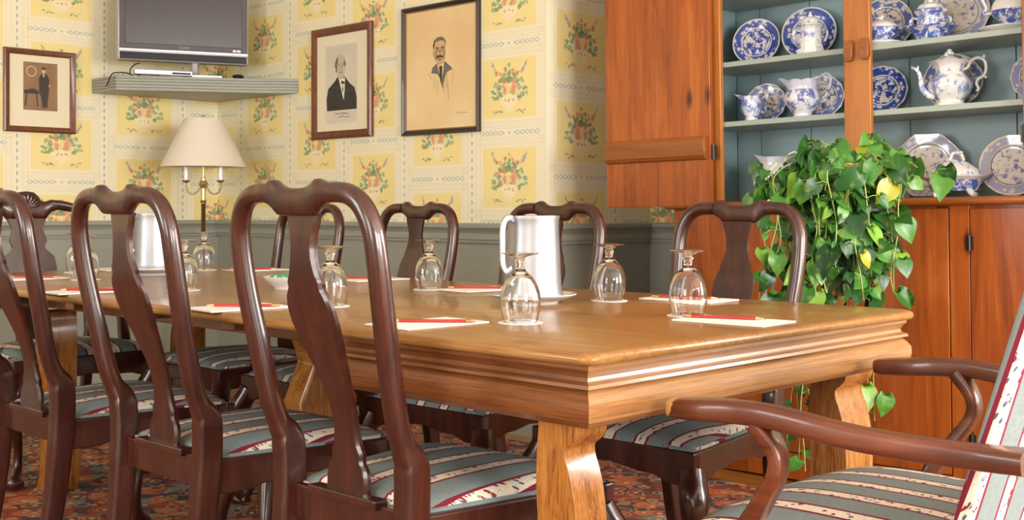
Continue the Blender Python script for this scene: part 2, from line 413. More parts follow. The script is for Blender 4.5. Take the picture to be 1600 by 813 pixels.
# ---------------------------------------------------------------- mesh builder
class MB:
    def __init__(s): s.v = []; s.f = []; s.mi = []; s.cur = 0; s.uv = None
    def add(s, vs, fs, T=None):
        b = len(s.v)
        for p in vs:
            p = Vector(p); s.v.append(T @ p if T is not None else p)
        for f in fs: s.f.append(tuple(b+i for i in f)); s.mi.append(s.cur)
        return s
    def box(s, a, b, T=None):
        x0, y0, z0 = a; x1, y1, z1 = b
        if x0 > x1: x0, x1 = x1, x0
        if y0 > y1: y0, y1 = y1, y0
        if z0 > z1: z0, z1 = z1, z0
        vs = [(x0,y0,z0),(x1,y0,z0),(x1,y1,z0),(x0,y1,z0),(x0,y0,z1),(x1,y0,z1),(x1,y1,z1),(x0,y1,z1)]
        return s.add(vs, [(0,3,2,1),(4,5,6,7),(0,1,5,4),(1,2,6,5),(2,3,7,6),(3,0,4,7)], T)
    def rings(s, R, closed=True, caps=True, loop=False, T=None):
        """R list of rings of equal length"""
        n = len(R[0]); vs = [p for r in R for p in r]; fs = []
        m = len(R)
        for i in range(m if loop else m-1):
            j = (i+1) % m
            for k in range(n if closed else n-1):
                l = (k+1) % n
                fs.append((i*n+k, i*n+l, j*n+l, j*n+k))
        if caps and not loop:
            fs.append(tuple(range(n-1, -1, -1))); fs.append(tuple((m-1)*n+k for k in range(n)))
        return s.add(vs, fs, T)
    def lathe(s, prof, segs=32, T=None, sx=1, sy=1, caps=False, off=0):
        R = []
        for r, z in prof:
            R.append([(r*sx*math.cos(2*PI*(k+off)/segs), r*sy*math.sin(2*PI*(k+off)/segs), z) for k in range(segs)])
        return s.rings(R, caps=caps, T=T)
    def sweep(s, pts, sizes, up=(0,0,1), segs=12, ex=2.0, loop=False, T=None, caps=True):
        """pts path; sizes (a,b) or scalar per point, a = across (side), b = along n"""
        P = [Vector(p) for p in pts]; n = len(P); R = []
        if not isinstance(sizes, list): sizes = [sizes]*n
        exs = ex if isinstance(ex, list) else [ex]*n
        upv = Vector(up).normalized()
        last = None
        for i in range(n):
            if loop: t = P[(i+1) % n] - P[i-1]
            else: t = P[min(i+1, n-1)] - P[max(i-1, 0)]
            t.normalize()
            sd = upv.cross(t)
            if sd.length < 1e-3: sd = last if last is not None else t.orthogonal()
            sd = sd.normalized()
            if last is not None and sd.dot(last) < 0: sd = -sd
            last = sd; nn = t.cross(sd)
            a, b = sizes[i] if isinstance(sizes[i], (tuple, list)) else (sizes[i], sizes[i])
            e = 2.0/exs[i]; ring = []
            for k in range(segs):
                th = 2*PI*(k+.5)/segs; c, q = math.cos(th), math.sin(th)
                ring.append(P[i] + sd*(a*math.copysign(abs(c)**e, c)) + nn*(b*math.copysign(abs(q)**e, q)))
            R.append(ring)
        return s.rings(R, loop=loop, caps=caps, T=T)
    def prism(s, outline, plane, lo, hi, T=None):
        """outline 2D pts; plane 'xy','yz','xz'; extruded lo..hi on the third axis"""
        def P(a, b, c):
            return {'xy': (a, b, c), 'yz': (c, a, b), 'xz': (a, c, b)}[plane]
        n = len(outline)
        vs = [P(a, b, lo) for a, b in outline] + [P(a, b, hi) for a, b in outline]
        fs = [tuple(range(n-1, -1, -1)), tuple(range(n, 2*n))]
        fs += [(k, (k+1) % n, n+(k+1) % n, n+k) for k in range(n)]
        return s.add(vs, fs, T)
    def grid(s, fn, nu, nv, T=None, wrap=False):
        vs = [fn(i/(nu-1) if not wrap else i/nu, j/(nv-1)) for j in range(nv) for i in range(nu)]
        fs = []
        for j in range(nv-1):
            for i in range(nu if wrap else nu-1):
                k = (i+1) % nu
                fs.append((j*nu+i, j*nu+k, (j+1)*nu+k, (j+1)*nu+i))
        return s.add(vs, fs, T)
    def ball(s, c, r, seg=16, rg=10, T=None):
        rx, ry, rz = r if isinstance(r, (tuple, list)) else (r, r, r)
        R = []
        for j in range(rg+1):
            ph = PI*j/rg; q = max(math.sin(ph), .001)
            R.append([(c[0]+rx*q*math.cos(2*PI*k/seg), c[1]+ry*q*math.sin(2*PI*k/seg), c[2]-rz*math.cos(ph)) for k in range(seg)])
        return s.rings(R, T=T)
    def build(s, name, mat, parent=None, smooth=35, bevel=0, subsurf=0, loc=None, rot=None, scale=None, segs=2):
        me = bpy.data.meshes.new(name); me.from_pydata([tuple(v) for v in s.v], [], s.f)
        mats = mat if isinstance(mat, (list, tuple)) else [mat]
        for m in mats: me.materials.append(M[m] if isinstance(m, str) else m)
        if len(mats) > 1:
            for p, i in zip(me.polygons, s.mi): p.material_index = i
        me.validate(); me.update()
        import bmesh
        bm = bmesh.new(); bm.from_mesh(me); bmesh.ops.recalc_face_normals(bm, faces=bm.faces); bm.to_mesh(me); bm.free()
        if smooth:
            me.polygons.foreach_set('use_smooth', [True]*len(me.polygons))
            me.set_sharp_from_angle(angle=math.radians(smooth))
        o = bpy.data.objects.new(name, me); COL.objects.link(o)
        if parent is not None: o.parent = parent
        if loc is not None: o.location = loc
        if rot is not None: o.rotation_euler = rot
        if scale is not None: o.scale = scale
        if bevel:
            b = o.modifiers.new('bevel', 'BEVEL'); b.width = bevel; b.segments = segs; b.limit_method = 'ANGLE'; b.angle_limit = math.radians(35)
            b.harden_normals = False
        if subsurf:
            q = o.modifiers.new('subd', 'SUBSURF'); q.levels = subsurf; q.render_levels = subsurf
        return o

def tag(o, label, cat, group=None):
    o['label'] = label; o['category'] = cat
    if group: o['group'] = group
    return o
def thing(name, label, cat, loc=(0, 0, 0), rz=0, group=None, rot=None):
    o = bpy.data.objects.new(name, None); o.empty_display_size = .1; COL.objects.link(o)
    o.location = loc; o.rotation_euler = rot if rot else (0, 0, rz)
    return tag(o, label, cat, group)
def struct(o): o['kind'] = 'structure'; return o
def dup(root, label, loc=None, rz=None, group=None, scale=None):
    r = root.copy(); COL.objects.link(r); r['label'] = label
    if loc is not None: r.location = loc
    if rz is not None: r.rotation_euler = (0, 0, rz)
    if group: r['group'] = group
    if scale is not None: r.scale = scale
    for ch in list(root.children):
        c = ch.copy(); COL.objects.link(c); c.parent = r
        for g in list(ch.children):
            d = g.copy(); COL.objects.link(d); d.parent = c
    return r
def interp(tbl, x):
    if x <= tbl[0][0]: return tbl[0][1]
    for (a, p), (b, q) in zip(tbl, tbl[1:]):
        if x <= b:
            t = (x-a)/(b-a); t = t*t*(3-2*t) if False else t
            return p + (q-p)*t
    return tbl[-1][1]
def smooth_path(pts, n=6):
    """Catmull-Rom through tuples of any length"""
    out = []
    m = len(pts)
    for i in range(m-1):
        p0 = pts[max(i-1, 0)]; p1 = pts[i]; p2 = pts[i+1]; p3 = pts[min(i+2, m-1)]
        for k in range(n):
            t = k/n
            out.append(tuple(.5*((2*b) + (-a+c)*t + (2*a-5*b+4*c-d)*t*t + (-a+3*b-3*c+d)*t**3) for a, b, c, d in zip(p0, p1, p2, p3)))
    out.append(tuple(pts[-1]))
    return out
M['stripes_back'] = stripes('striped_damask_back', .118, .025, True)
LIGHT_F, LIGHT_L, LIGHT_R, EXPO = 205, 90, 205, 0.12
# ================================================================ ROOM
XW, YB, YJ, XA = 3.75, 6.04, 3.435, 4.47       # right wall, back wall, jog, alcove wall behind the hutch
XL, YF, ZC = -2.3, -3.0, 2.62
def papered(name, p0, p1, u0, u1, nrm, z0=.86, z1=ZC, th=.1):
    """vertical wall slab from p0 to p1 with metre UVs, thickness away from the room"""
    me = bpy.data.meshes.new(name); nx, ny = nrm
    vs = []
    for d in (0, th):
        for (x, y) in (p0, p1):
            for z in (z0, z1): vs.append((x - nx*d, y - ny*d, z))
    fs = [(0, 2, 3, 1), (4, 5, 7, 6), (0, 1, 5, 4), (2, 6, 7, 3), (1, 3, 7, 5), (0, 4, 6, 2)]
    me.from_pydata(vs, [], fs); uv = me.uv_layers.new(name='UVMap')
    us = [u0, u0, u1, u1]*2
    for p in me.polygons:
        for li in p.loop_indices:
            vi = me.loops[li].vertex_index; uv.data[li].uv = (us[vi], vs[vi][2])
    me.materials.append(M['wallpaper']); me.update()
    o = bpy.data.objects.new(name, me); COL.objects.link(o); return struct(o)
PH = 3.665
papered('wall_right', (XW, YJ), (XW, YB+.05), YJ-PH, YB+.05-PH, (-1, 0))
papered('wall_back', (XW, YB), (XL, YB), YB-PH, YB-PH+XW-XL, (0, -1))
papered('wall_corner', (XW+.1, YJ), (XA, YJ), 7*.473+XW+.1-3.973, 7*.473+XA-3.973, (0, -1))
papered('wall_corner_edge', (XW-.0004, YJ-.0014), (XW+.11, YJ-.0014), 7*.473+XW-3.973, 7*.473+XW+.11-3.973, (0, -1), th=.0012)
papered('wall_alcove', (XA, 0), (XA, YJ+.05), -20*.473, -20*.473+YJ, (-1, 0))
# plain painted dado below the rail
b = MB().box((XW, YJ+.1, 0), (XW+.1, YB, .86)); struct(b.build('wall_right_dado', 'grey_paint', smooth=0))
b = MB().box((XL, YB, 0), (XW, YB+.1, .86)); struct(b.build('wall_back_dado', 'grey_paint', smooth=0))
b = MB().box((XW, YJ, 0), (XA, YJ+.1, .86)); struct(b.build('wall_corner_dado', 'grey_paint', smooth=0))
b = MB().box((XA, 0, 0), (XA+.1, YJ, .86)); struct(b.build('wall_alcove_dado', 'grey_paint', smooth=0))
# chair rail, one mitred moulding per run
RP = [(0, .835), (.012, .835), (.014, .848), (.020, .852), (.020, .872), (.016, .878), (.022, .890), (.034, .900), (.040, .906), (.040, .921), (.030, .926), (0, .926)]
BP = [(0, 0), (.018, 0), (.018, .11), (.012, .125), (.006, .14), (0, .14)]
def moulding(name, path, prof, mat='grey_paint'):
    """path list of (x,y); room lies to the left of travel; prof (out, z)"""
    n = len(path); R = []
    for i, (x, y) in enumerate(path):
        def nrm(a, b):
            dx, dy = b[0]-a[0], b[1]-a[1]; l = math.hypot(dx, dy); return (-dy/l, dx/l)
        if i == 0: m = nrm(path[0], path[1]); k = 1
        elif i == n-1: m = nrm(path[-2], path[-1]); k = 1
        else:
            a = nrm(path[i-1], path[i]); c = nrm(path[i], path[i+1])
            m = (a[0]+c[0], a[1]+c[1]); l = math.hypot(*m); m = (m[0]/l, m[1]/l); k = 1/(m[0]*a[0]+m[1]*a[1])
        R.append([(x+m[0]*o*k, y+m[1]*o*k, z) for o, z in prof])
    return struct(MB().rings(R).build(name, mat, smooth=25))
wallpath = [(XA, 0), (XA, YJ-.002), (XW-.002, YJ-.002), (XW-.002, YB), (XL, YB)]
moulding('trim_1', wallpath, RP); moulding('baseboard_right', wallpath, BP)
# floor, ceiling, the two window walls behind the camera
struct(MB().box((XL-.1, YF-.1, -.1), (XA+.1, YB+.1, 0)).build('floor', 'floor', smooth=0))
struct(MB().box((XL-.1, YF-.1, ZC), (XA+.1, YB+.1, ZC+.1)).build('ceiling', 'plaster', smooth=0))
def window_wall(name, axis, c, lo, hi, wins, sgn):
    """axis 'x': wall plane x=c running along y. wins list of (a,b,z0,z1)"""
    m = MB(); th = .14
    def bx(a, b_, z0, z1, t0=0, t1=th):
        if axis == 'x': m.box((c+sgn*t0, a, z0), (c+sgn*t1, b_, z1))
        else: m.box((a, c+sgn*t0, z0), (b_, c+sgn*t1, z1))
    cur = lo
    for a, b_, z0, z1 in wins:
        bx(cur, a, 0, ZC); bx(a, b_, 0, z0); bx(a, b_, z1, ZC); cur = b_
    bx(cur, hi, 0, ZC)
    struct(m.build(name, 'room_paint', smooth=0))
WF = [(.0, 1.5, .75, 2.3), (2.2, 3.7, .75, 2.3)]
WL = [(-.6, .9, .75, 2.3), (2.6, 4.1, .75, 2.3)]
window_wall('wall_front', 'y', YF, XL-.1, XA+.1, WF, -1)
window_wall('wall_left', 'x', XL, YF, YB, WL, -1)
WR = [(-2.35, -.45, .75, 2.3)]
window_wall('wall_window_side', 'x', XA, YF, 0, WR, 1)
def sash(n, axis, c, w, sgn):
    a, b_, z0, z1 = w; m = MB()
    def bx(p, q, r, s_, t0=.03, t1=.07):
        if axis == 'x': m.box((c+sgn*t0, p, r), (c+sgn*t1, q, s_))
        else: m.box((p, c+sgn*t0, r), (q, c+sgn*t1, s_))
    f = .05
    bx(a, a+f, z0, z1); bx(b_-f, b_, z0, z1); bx(a, b_, z0, z0+f); bx(a, b_, z1-f, z1); zm = (z0+z1)/2; bx(a, b_, zm-.025, zm+.025)
    for k in (1, 2): x = a+(b_-a)*k/3; bx(x-.012, x+.012, z0, z1, .04, .06)
    for z in (z0+(zm-z0)/2, zm+(z1-zm)/2): bx(a, b_, z-.012, z+.012, .04, .06)
    struct(m.build('window_%d' % n, 'white_paint', smooth=0))
for i, w in enumerate(WF): sash(i+1, 'y', YF, w, -1)
for i, w in enumerate(WL): sash(i+3, 'x', XL, w, -1)
for i, w in enumerate(WR): sash(i+5, 'x', XA, w, 1)

rug = MB()
rug.box((-1.1, -1.2, .0005), (3.60, 5.5, .012))
tag(rug.build('persian_rug', 'rug', smooth=0, bevel=.004), 'navy and red Persian patterned rug covering the floor under the table', 'rug')

# ================================================================ TABLE
TX0, TX1, TY0, TY1, TZ = 1.445, 2.61, 1.232, 4.32, .76
tbl = thing('dining_table', 'long golden oak dining table with moulded apron and scroll legs', 'table', (0, 0, 0))
def rrect(x0, y0, x1, y1, r, n=6):
    o = []
    for cx, cy, a0 in ((x1-r, y1-r, 0), (x0+r, y1-r, 90), (x0+r, y0+r, 180), (x1-r, y0+r, 270)):
        for k in range(n+1):
            a = math.radians(a0+90*k/n); o.append((cx+r*math.cos(a), cy+r*math.sin(a)))
    return o
m = MB(); R = []
for ins, z in ((.012, .738), (.003, .740), (0, .745), (0, .752), (.003, .757), (.010, .760)):
    R.append([(x, y, z) for x, y in rrect(TX0+ins, TY0+ins, TX1-ins, TY1-ins, .03)])
m.rings(R); m.build('tabletop', 'oak_top', tbl, smooth=50)
# end aprons: a U of moulded frieze at each end of the table
AP = [(0, .738), (.016, .738), (.016, .730), (.010, .724), (.006, .716), (.008, .710), (.018, .705), (.019, .699), (.008, .696), (.016, .688), (.024, .676), (.025, .660), (.021, .645), (.010, .634), (-.02, .634), (-.02, .738)]
def apron(path, mat, name='apron'):
    n = len(path); R = []
    for i, (x, y) in enumerate(path):
        def nrm(a, b):
            dx, dy = b[0]-a[0], b[1]-a[1]; l = math.hypot(dx, dy); return (dy/l, -dx/l)
        if i == 0: mm = nrm(path[0], path[1]); k = 1
        elif i == n-1: mm = nrm(path[-2], path[-1]); k = 1
        else:
            a = nrm(path[i-1], path[i]); c = nrm(path[i], path[i+1])
            mm = (a[0]+c[0], a[1]+c[1]); l = math.hypot(*mm); mm = (mm[0]/l, mm[1]/l); k = 1/(mm[0]*a[0]+mm[1]*a[1])
        R.append([(x+mm[0]*o*k, y+mm[1]*o*k, z) for o, z in AP])
    return R
IX = .035
ya, yb = TY0+IX, TY1-IX; xa, xb = TX0+IX, TX1-IX
Rn = apron([(xa, 1.91), (xa, ya), (xb, ya), (xb, 1.91)], 0)
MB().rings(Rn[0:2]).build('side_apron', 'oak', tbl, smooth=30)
MB().rings(Rn[1:3]).build('end_apron', 'oak_end_lit', tbl, smooth=30)
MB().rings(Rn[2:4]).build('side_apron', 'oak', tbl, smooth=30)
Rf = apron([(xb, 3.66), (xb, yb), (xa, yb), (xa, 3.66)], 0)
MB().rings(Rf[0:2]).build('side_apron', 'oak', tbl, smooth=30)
MB().rings(Rf[1:3]).build('end_apron', 'oak_end_lit', tbl, smooth=30)
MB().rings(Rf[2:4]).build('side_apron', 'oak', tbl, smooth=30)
# extension slides and leaf battens under the middle
m = MB()
for x in (1.70, 2.30): m.box((x, 1.3, .672), (x+.05, 4.25, .736))
for x in (1.77, 2.23): m.box((x, 1.8, .672), (x+.045, 3.8, .736))
for y in (1.93, 2.35, 2.75, 3.15): m.box((1.50, y, .712), (2.56, y+.05, .737))
m.build('extension_slides', 'oak', tbl, smooth=0, bevel=.003)
LP = [(.135, .645), (.137, .630), (.133, .618), (.118, .606), (.100, .597), (.096, .588), (.100, .574), (.110, .558), (.121, .535), (.130, .505), (.136, .47), (.138, .42), (.132, .36), (.118, .30), (.100, .24), (.088, .18), (.085, .12), (.095, .07), (.118, .03), (.125, 0)]
BK = [(0, 0), (-.02, .06), (-.035, .14), (-.03, .22), (-.012, .30), (.0, .38), (.002, .46), (-.004, .52), (-.002, .58), (.004, .63), (.0, .645)]
def leg(x, y, sgn, w=.10, k=.66):
    out = [(y - sgn*a*k, z-.01) for a, z in smooth_path(LP, 3)] + [(y - sgn*a*k, z-.01) for a, z in smooth_path(BK, 3)]
    out = [(a, max(z, .0125)) for a, z in out]
    m = MB().prism(out, 'yz', x-w/2, x+w/2)
    return m.build('leg', 'oak_leg', tbl, smooth=30, bevel=.006)
leg(1.540, 1.398, 1, .080); leg(2.475, 1.398, 1, .125)
leg(1.86, 3.98, -1, .10, .85); leg(2.45, 4.12, -1, .10)
m = MB(); m.prism([(1.97, .0125), (1.93, .12), (1.96, .3), (1.94, .45), (1.99, .56), (1.95, .672), (2.13, .672), (2.09, .56), (2.14, .45), (2.12, .3), (2.15, .12), (2.11, .0125)], 'xz', 2.70, 2.79)
m.build('leg', 'oak_leg', tbl, smooth=30, bevel=.008)

# ================================================================ SIDE CHAIR  (faces local +x)
POST = [(-.285, .170, .0), (-.255, .172, .10), (-.228, .175, .25), (-.215, .178, .38), (-.210, .180, .46), (-.213, .183, .535), (-.232, .185, .57), (-.250, .187, .62), (-.272, .193, .72), (-.292, .200, .82), (-.305, .202, .90),
        (-.311, .197, .948), (-.316, .178, .985), (-.319, .148, 1.005), (-.320, .112, 1.010), (-.320, .085, 1.009)]
def xback(z): return interp([(.40, -.214), (.46, -.213), (.53, -.224), (.62, -.240), (.72, -.262), (.82, -.286), (.90, -.302), (.97, -.314), (1.04, -.322)], z)
SPL = [(.455, .058), (.485, .060), (.505, .056), (.520, .044), (.535, .046), (.548, .038), (.58, .033), (.62, .034), (.66, .040), (.70, .049), (.74, .060), (.775, .066), (.805, .066), (.825, .060), (.840, .050), (.852, .052), (.862, .044), (.89, .036), (.915, .034), (.94, .038), (.955, .043), (.972, .047)]
def seat_pad(hw_b, hw_f, xb_, xf, z0, dome, nm, root, mat='stripes'):
    m = MB()
    def top(a, b):
        a2, b2 = 2*a-1, 2*b-1
        hw = hw_b + (hw_f-hw_b)*b
        k = (1-abs(a2)**3.2)*(1-abs(b2)**3.2)
        rz = k**.42 if k > 0 else 0
        return ((xb_ + (xf-xb_)*b) + .012*(1-a2*a2)*(b2 > .9), a2*hw, z0 + dome*rz)
    m.grid(top, 33, 33)
    b2_ = [(xb_, -hw_b, z0-.012), (xb_, hw_b, z0-.012), (xf, hw_f, z0-.012), (xf, -hw_f, z0-.012)]
    t2 = [(xb_, -hw_b, z0), (xb_, hw_b, z0), (xf, hw_f, z0), (xf, -hw_f, z0)]
    m.rings([b2_, t2], caps=False); m.add(b2_, [(0, 1, 2, 3)])
    return m.build(nm, mat, root, smooth=60)
def pad_piping(hw_b, hw_f, xb_, xf, z, root):
    pts = [(xb_, -hw_b, z), (xf, -hw_f, z), (xf, hw_f, z), (xb_, hw_b, z)]
    path = []
    for i in range(4):
        a, c = Vector(pts[i]), Vector(pts[(i+1) % 4])
        for k in range(8): path.append(a.lerp(c, (k+.5)/8))
    return MB().sweep(path, .0045, segs=6, loop=True).build('piping', 'piping', root)
def rail_board(p, q, z0, z1, th, arch=.0, inner=(0, 0)):
    """board between floor-plan points p and q, lower edge arched up by arch in the middle"""
    p = Vector((*p, 0)); q = Vector((*q, 0)); d = (q-p); L = d.length; d.normalize(); n = Vector((-d.y, d.x, 0))
    if n.dot(Vector((*inner, 0)) - p) < 0: n = -n
    prof = [(0, z1)] + [(0, z0), (.06, z0)]
    if arch:
        for k in range(9):
            s_ = k/8; prof.append((.075 + (L-.15)*s_, z0 + arch*(1 - (2*abs(s_-.5))**4)*(.8+.2*math.cos(4*PI*s_))))
    prof += [(L-.06, z0), (L, z0), (L, z1)]
    A = [p + d*s_ + Vector((0, 0, z)) for s_, z in prof]; B = [v + n*th for v in A]
    m = MB(); k = len(A); m.add(A+B, [tuple(range(k-1, -1, -1)), tuple(range(k, 2*k))] + [(i, (i+1) % k, k+(i+1) % k, k+i) for i in range(k)])
    return m
def cabriole(s, fx, fy):
    pts = [(fx-.022, s*(fy-.022), .40), (fx-.014, s*(fy-.014), .375), (fx+.002, s*(fy+.002), .335), (fx+.004, s*(fy+.004), .29), (fx-.012, s*(fy-.010), .22), (fx-.028, s*(fy-.026), .14), (fx-.026, s*(fy-.024), .075), (fx-.010, s*(fy-.010), .04), (fx-.002, s*(fy-.002), .026), (fx-.002, s*(fy-.002), .012)]
    sz = [.030, .032, .033, .028, .021, .0155, .0145, .022, .033, .030]
    p = smooth_path([a+(b,) for a, b in zip(pts, sz)], 4)
    return MB().sweep([q[:3] for q in p], [max(q[3], .008) for q in p], up=(1, 0, 0), segs=14, ex=2.4)
def crest_top(y):
    y = abs(y)
    return interp([(0, 1.018), (.02, 1.0185), (.036, 1.021), (.048, 1.0255), (.058, 1.0315), (.065, 1.0345), (.072, 1.0335), (.084, 1.0285), (.105, 1.027), (.13, 1.024), (.15, 1.016), (.18, .998)], y)
def crest_bot(y):
    y = abs(y)
    return interp([(0, .969), (.050, .969), (.056, .972), (.066, .981), (.080, .989), (.095, .993), (.12, .995), (.15, .989), (.18, .976)], y)
def make_side_chair(label):
    t = thing('side_chair', label, 'chair')
    for s in (-1, 1):
        p = smooth_path(POST, 5)
        sz, ex = [], []
        for q in p:
            z = q[2]
            a = interp([(0, .017), (.25, .019), (.40, .022), (.535, .0215), (.575, .0185), (.80, .0185), (.95, .018), (1.02, .018)], z)
            b_ = interp([(0, .020), (.25, .024), (.40, .028), (.53, .028), (.575, .021), (.80, .0195), (.95, .0185), (1.02, .017)], z)
            sz.append((a, b_)); ex.append(interp([(0, 7), (.535, 7), (.57, 2.6), (1.1, 2.2)], z))
        MB().sweep([(q[0], s*q[1], q[2]) for q in p], sz, up=(1, 0, .01), segs=20, ex=ex).build('back_post', 'mahogany', t, smooth=45)
    m = MB(); R = []
    for i in range(61):
        y = -.128 + .256*i/60; zt, zb = crest_top(y), crest_bot(y)
        e_ = max(0, (abs(y)-.095)/.033); zt -= .003*e_; zb += .003*e_
        th = .0150 - .002*e_; zc, hz = (zt+zb)/2, (zt-zb)/2; xc = xback(zc) - .004
        ring = []
        for k in range(16):
            a = 2*PI*k/16; c, q = math.cos(a), math.sin(a); e = .62
            ring.append((xc + th*math.copysign(abs(c)**e, c) - (.05*(hz*q)), y, zc + hz*math.copysign(abs(q)**e, q)))
        R.append(ring)
    m.rings(R).build('crest_rail', 'mahogany', t, smooth=50)
    m = MB(); R = []
    zs = [z for z, _ in SPL]
    N = 64
    for i in range(N+1):
        z = .445 + (.973-.445)*i/N; w = interp(SPL, z); x = xback(z) + .004 + .016*math.sin((z-.46)/.5*2*PI); ch = .006
        R.append([(x-.007, -w+ch, z), (x-.007, w-ch, z), (x-.002, w, z), (x+.006, w, z), (x+.006, -w, z), (x-.002, -w, z)])
    m.rings(R).build('splat', 'mahogany', t, smooth=30)
    # seat frame
    fx, fy, rx, ry = .242, .262, -.215, .185
    m = rail_board((rx, -ry+.02), (rx, ry-.02), .385, .452, .024, 0, (0, 0)); m.box((rx-.012, -.10, .445), (rx+.018, .10, .462)); m.build('rear_rail', 'mahogany', t, smooth=0, bevel=.003)
    rail_board((fx, -fy), (fx, fy), .365, .446, .026, .028, (0, 0)).build('front_rail', 'mahogany', t, smooth=0, bevel=.004)
    for s in (-1, 1):
        rail_board((rx+.02, s*(ry+.008)), (fx-.004, s*(fy-.001)), .372, .446, .024, .02, (0, 0)).build('side_rail', 'mahogany', t, smooth=0, bevel=.004)
        cabriole(s, fx, fy).build('leg', 'mahogany', t, smooth=60)
    pad = seat_pad(.175, .250, -.196, .231, .447, .036, 'seat_cushion', t)
    pad_piping(.175, .250, -.196, .231, .449, pad)
    return t
first = make_side_chair('nearest Queen Anne side chair, seen from behind at the table corner')
G = 'mahogany side chairs around the table'
first['group'] = G
first.location = (1.56, 1.735, .012)
NEAR = [(1.56, 2.395, 'second side chair from the front, its back towards the camera'),
        (1.56, 3.075, 'side chair cut by the left edge of the photo, back towards the camera')]
for x, y, l in NEAR: dup(first, l, (x, y, .012), 0, G)
FAR = [(2.42, 1.80, 'side chair across the table in front of the trailing plant'),
       (2.42, 2.475, 'side chair across the table behind the nearer metal pitcher'),
       (2.42, 3.12, 'side chair across the table under the framed moustached man'),
       (2.42, 3.745, 'side chair across the table furthest from the hutch')]
for x, y, l in FAR: dup(first, l, (x, y, .012), PI, G, (1, .95, .972))

# ================================================================ ARMCHAIRS
def arm_path(s, tipx, tipy, backx, backy, z0, z1):
    L_ = tipx - backx; f = lambda k: backx + L_*k
    return [(backx, s*backy, z1), (f(.17), s*(backy*.9+tipy*.1+.006), z1-.002), (f(.42), s*(backy*.5+tipy*.5+.022), z1*.7+z0*.3), (f(.66), s*(tipy+.018), z0+.004), (f(.80), s*(tipy+.012), z0+.004), (f(.90), s*(tipy+.006), z0), (tipx, s*tipy, z0-.004)]
def make_arm(t, s, tipx, tipy, backx, backy, z0, z1, mat, supx, supy):
    P = arm_path(s, tipx, tipy, backx, backy, z0, z1)
    W = [(.036, .017), (.024, .0175), (.022, .018), (.023, .018), (.026, .0185), (.035, .018), (.033, .017)]
    q = smooth_path([a+b for a, b in zip(P, W)], 6)
    pts = [v[:3] for v in q]; sz = [(v[3], v[4]) for v in q]
    e = Vector(pts[-1]); d = (e - Vector(pts[-4])).normalized()
    for k, f in ((.012, .96), (.019, .84), (.023, .60)):
        pts.append(tuple(e + d*k)); sz.append((.032*f, .0165*(.5+.5*f)))
    MB().sweep(pts, sz, segs=24, ex=4.2).build('armrest', 'worn_tip' if (t.name == 'upholstered_armchair' and s == 1) else mat, t, smooth=45)
    S = [(supx+.065, s*(supy-.02), .40, .018, .022), (supx+.050, s*(supy-.01), .46, .017, .023), (supx+.010, s*(supy+.004), .52, .014, .021), (supx-.022, s*(supy+.014), .57, .013, .019), (supx-.022, s*(supy+.014), .61, .013, .020), (supx+.010, s*(supy+.020), z0-.008, .014, .026)]
    q = smooth_path(S, 5)
    MB().sweep([v[:3] for v in q], [(v[3], v[4]) for v in q], up=(0, 1, 0), segs=16, ex=4).build('arm_support', mat, t, smooth=40)
# near upholstered armchair, faces world +y (local +x -> +y)
ac = thing('upholstered_armchair', 'upholstered armchair with striped seat and back at the near end of the table', 'armchair', (2.01, .955, .0), PI/2)
def acpad():
    pad = seat_pad(.265, .325, -.235, .275, .425, .062, 'seat_cushion', ac); pad_piping(.265, .325, -.235, .275, .428, pad)
acpad()
for s in (-1, 1):
    make_arm(ac, s, .237, .365, -.330, .348, .660, .645, 'mahogany_arm', .075, .358)
# back: leaning upholstered slab, taller than the arms
m = MB(); R = []
for i in range(25):
    h = i/24; z = .40 + .66*h; th = interp([(0, .018), (.5, .016), (.95, .015), (1, .010)], h)
    x = -.150 - .205*h - th; hw = interp([(0, .275), (.3, .292), (.8, .300), (.93, .285), (1, .245)], h)
    ring = []
    for k in range(48):
        a = 2*PI*(k+.5)/48; c, q = math.cos(a), math.sin(a)
        ring.append((x + th*math.copysign(abs(c)**.45, c), hw*math.copysign(abs(q)**.13, q), z))
    R.append(ring)
m.rings(R).build('backrest', 'stripes_back', ac, smooth=50)
for s in (-1, 1):
    rail_board((-.235, s*.27), (.268, s*.322), .35, .424, .026, .02, (0, 0)).build('side_rail', 'mahogany_arm', ac, smooth=0, bevel=.004)
    cabriole(s, .275, .325).build('leg', 'mahogany_arm', ac, smooth=60)
    MB().sweep([(-.20, s*.26, .40), (-.21, s*.258, .30), (-.235, s*.256, .15), (-.28, s*.255, .0)], [(.022, .020)]*2+[(.019, .018)]*2, up=(1, 0, 0), segs=12, ex=6).build('leg', 'mahogany_arm', ac, smooth=40)
rail_board((.272, -.325), (.272, .325), .34, .424, .026, .028, (0, 0)).build('front_rail', 'mahogany_arm', ac, smooth=0, bevel=.004)
rail_board((-.235, -.27), (-.235, .27), .36, .424, .026, 0, (0, 0)).build('rear_rail', 'mahogany_arm', ac, smooth=0, bevel=.004)

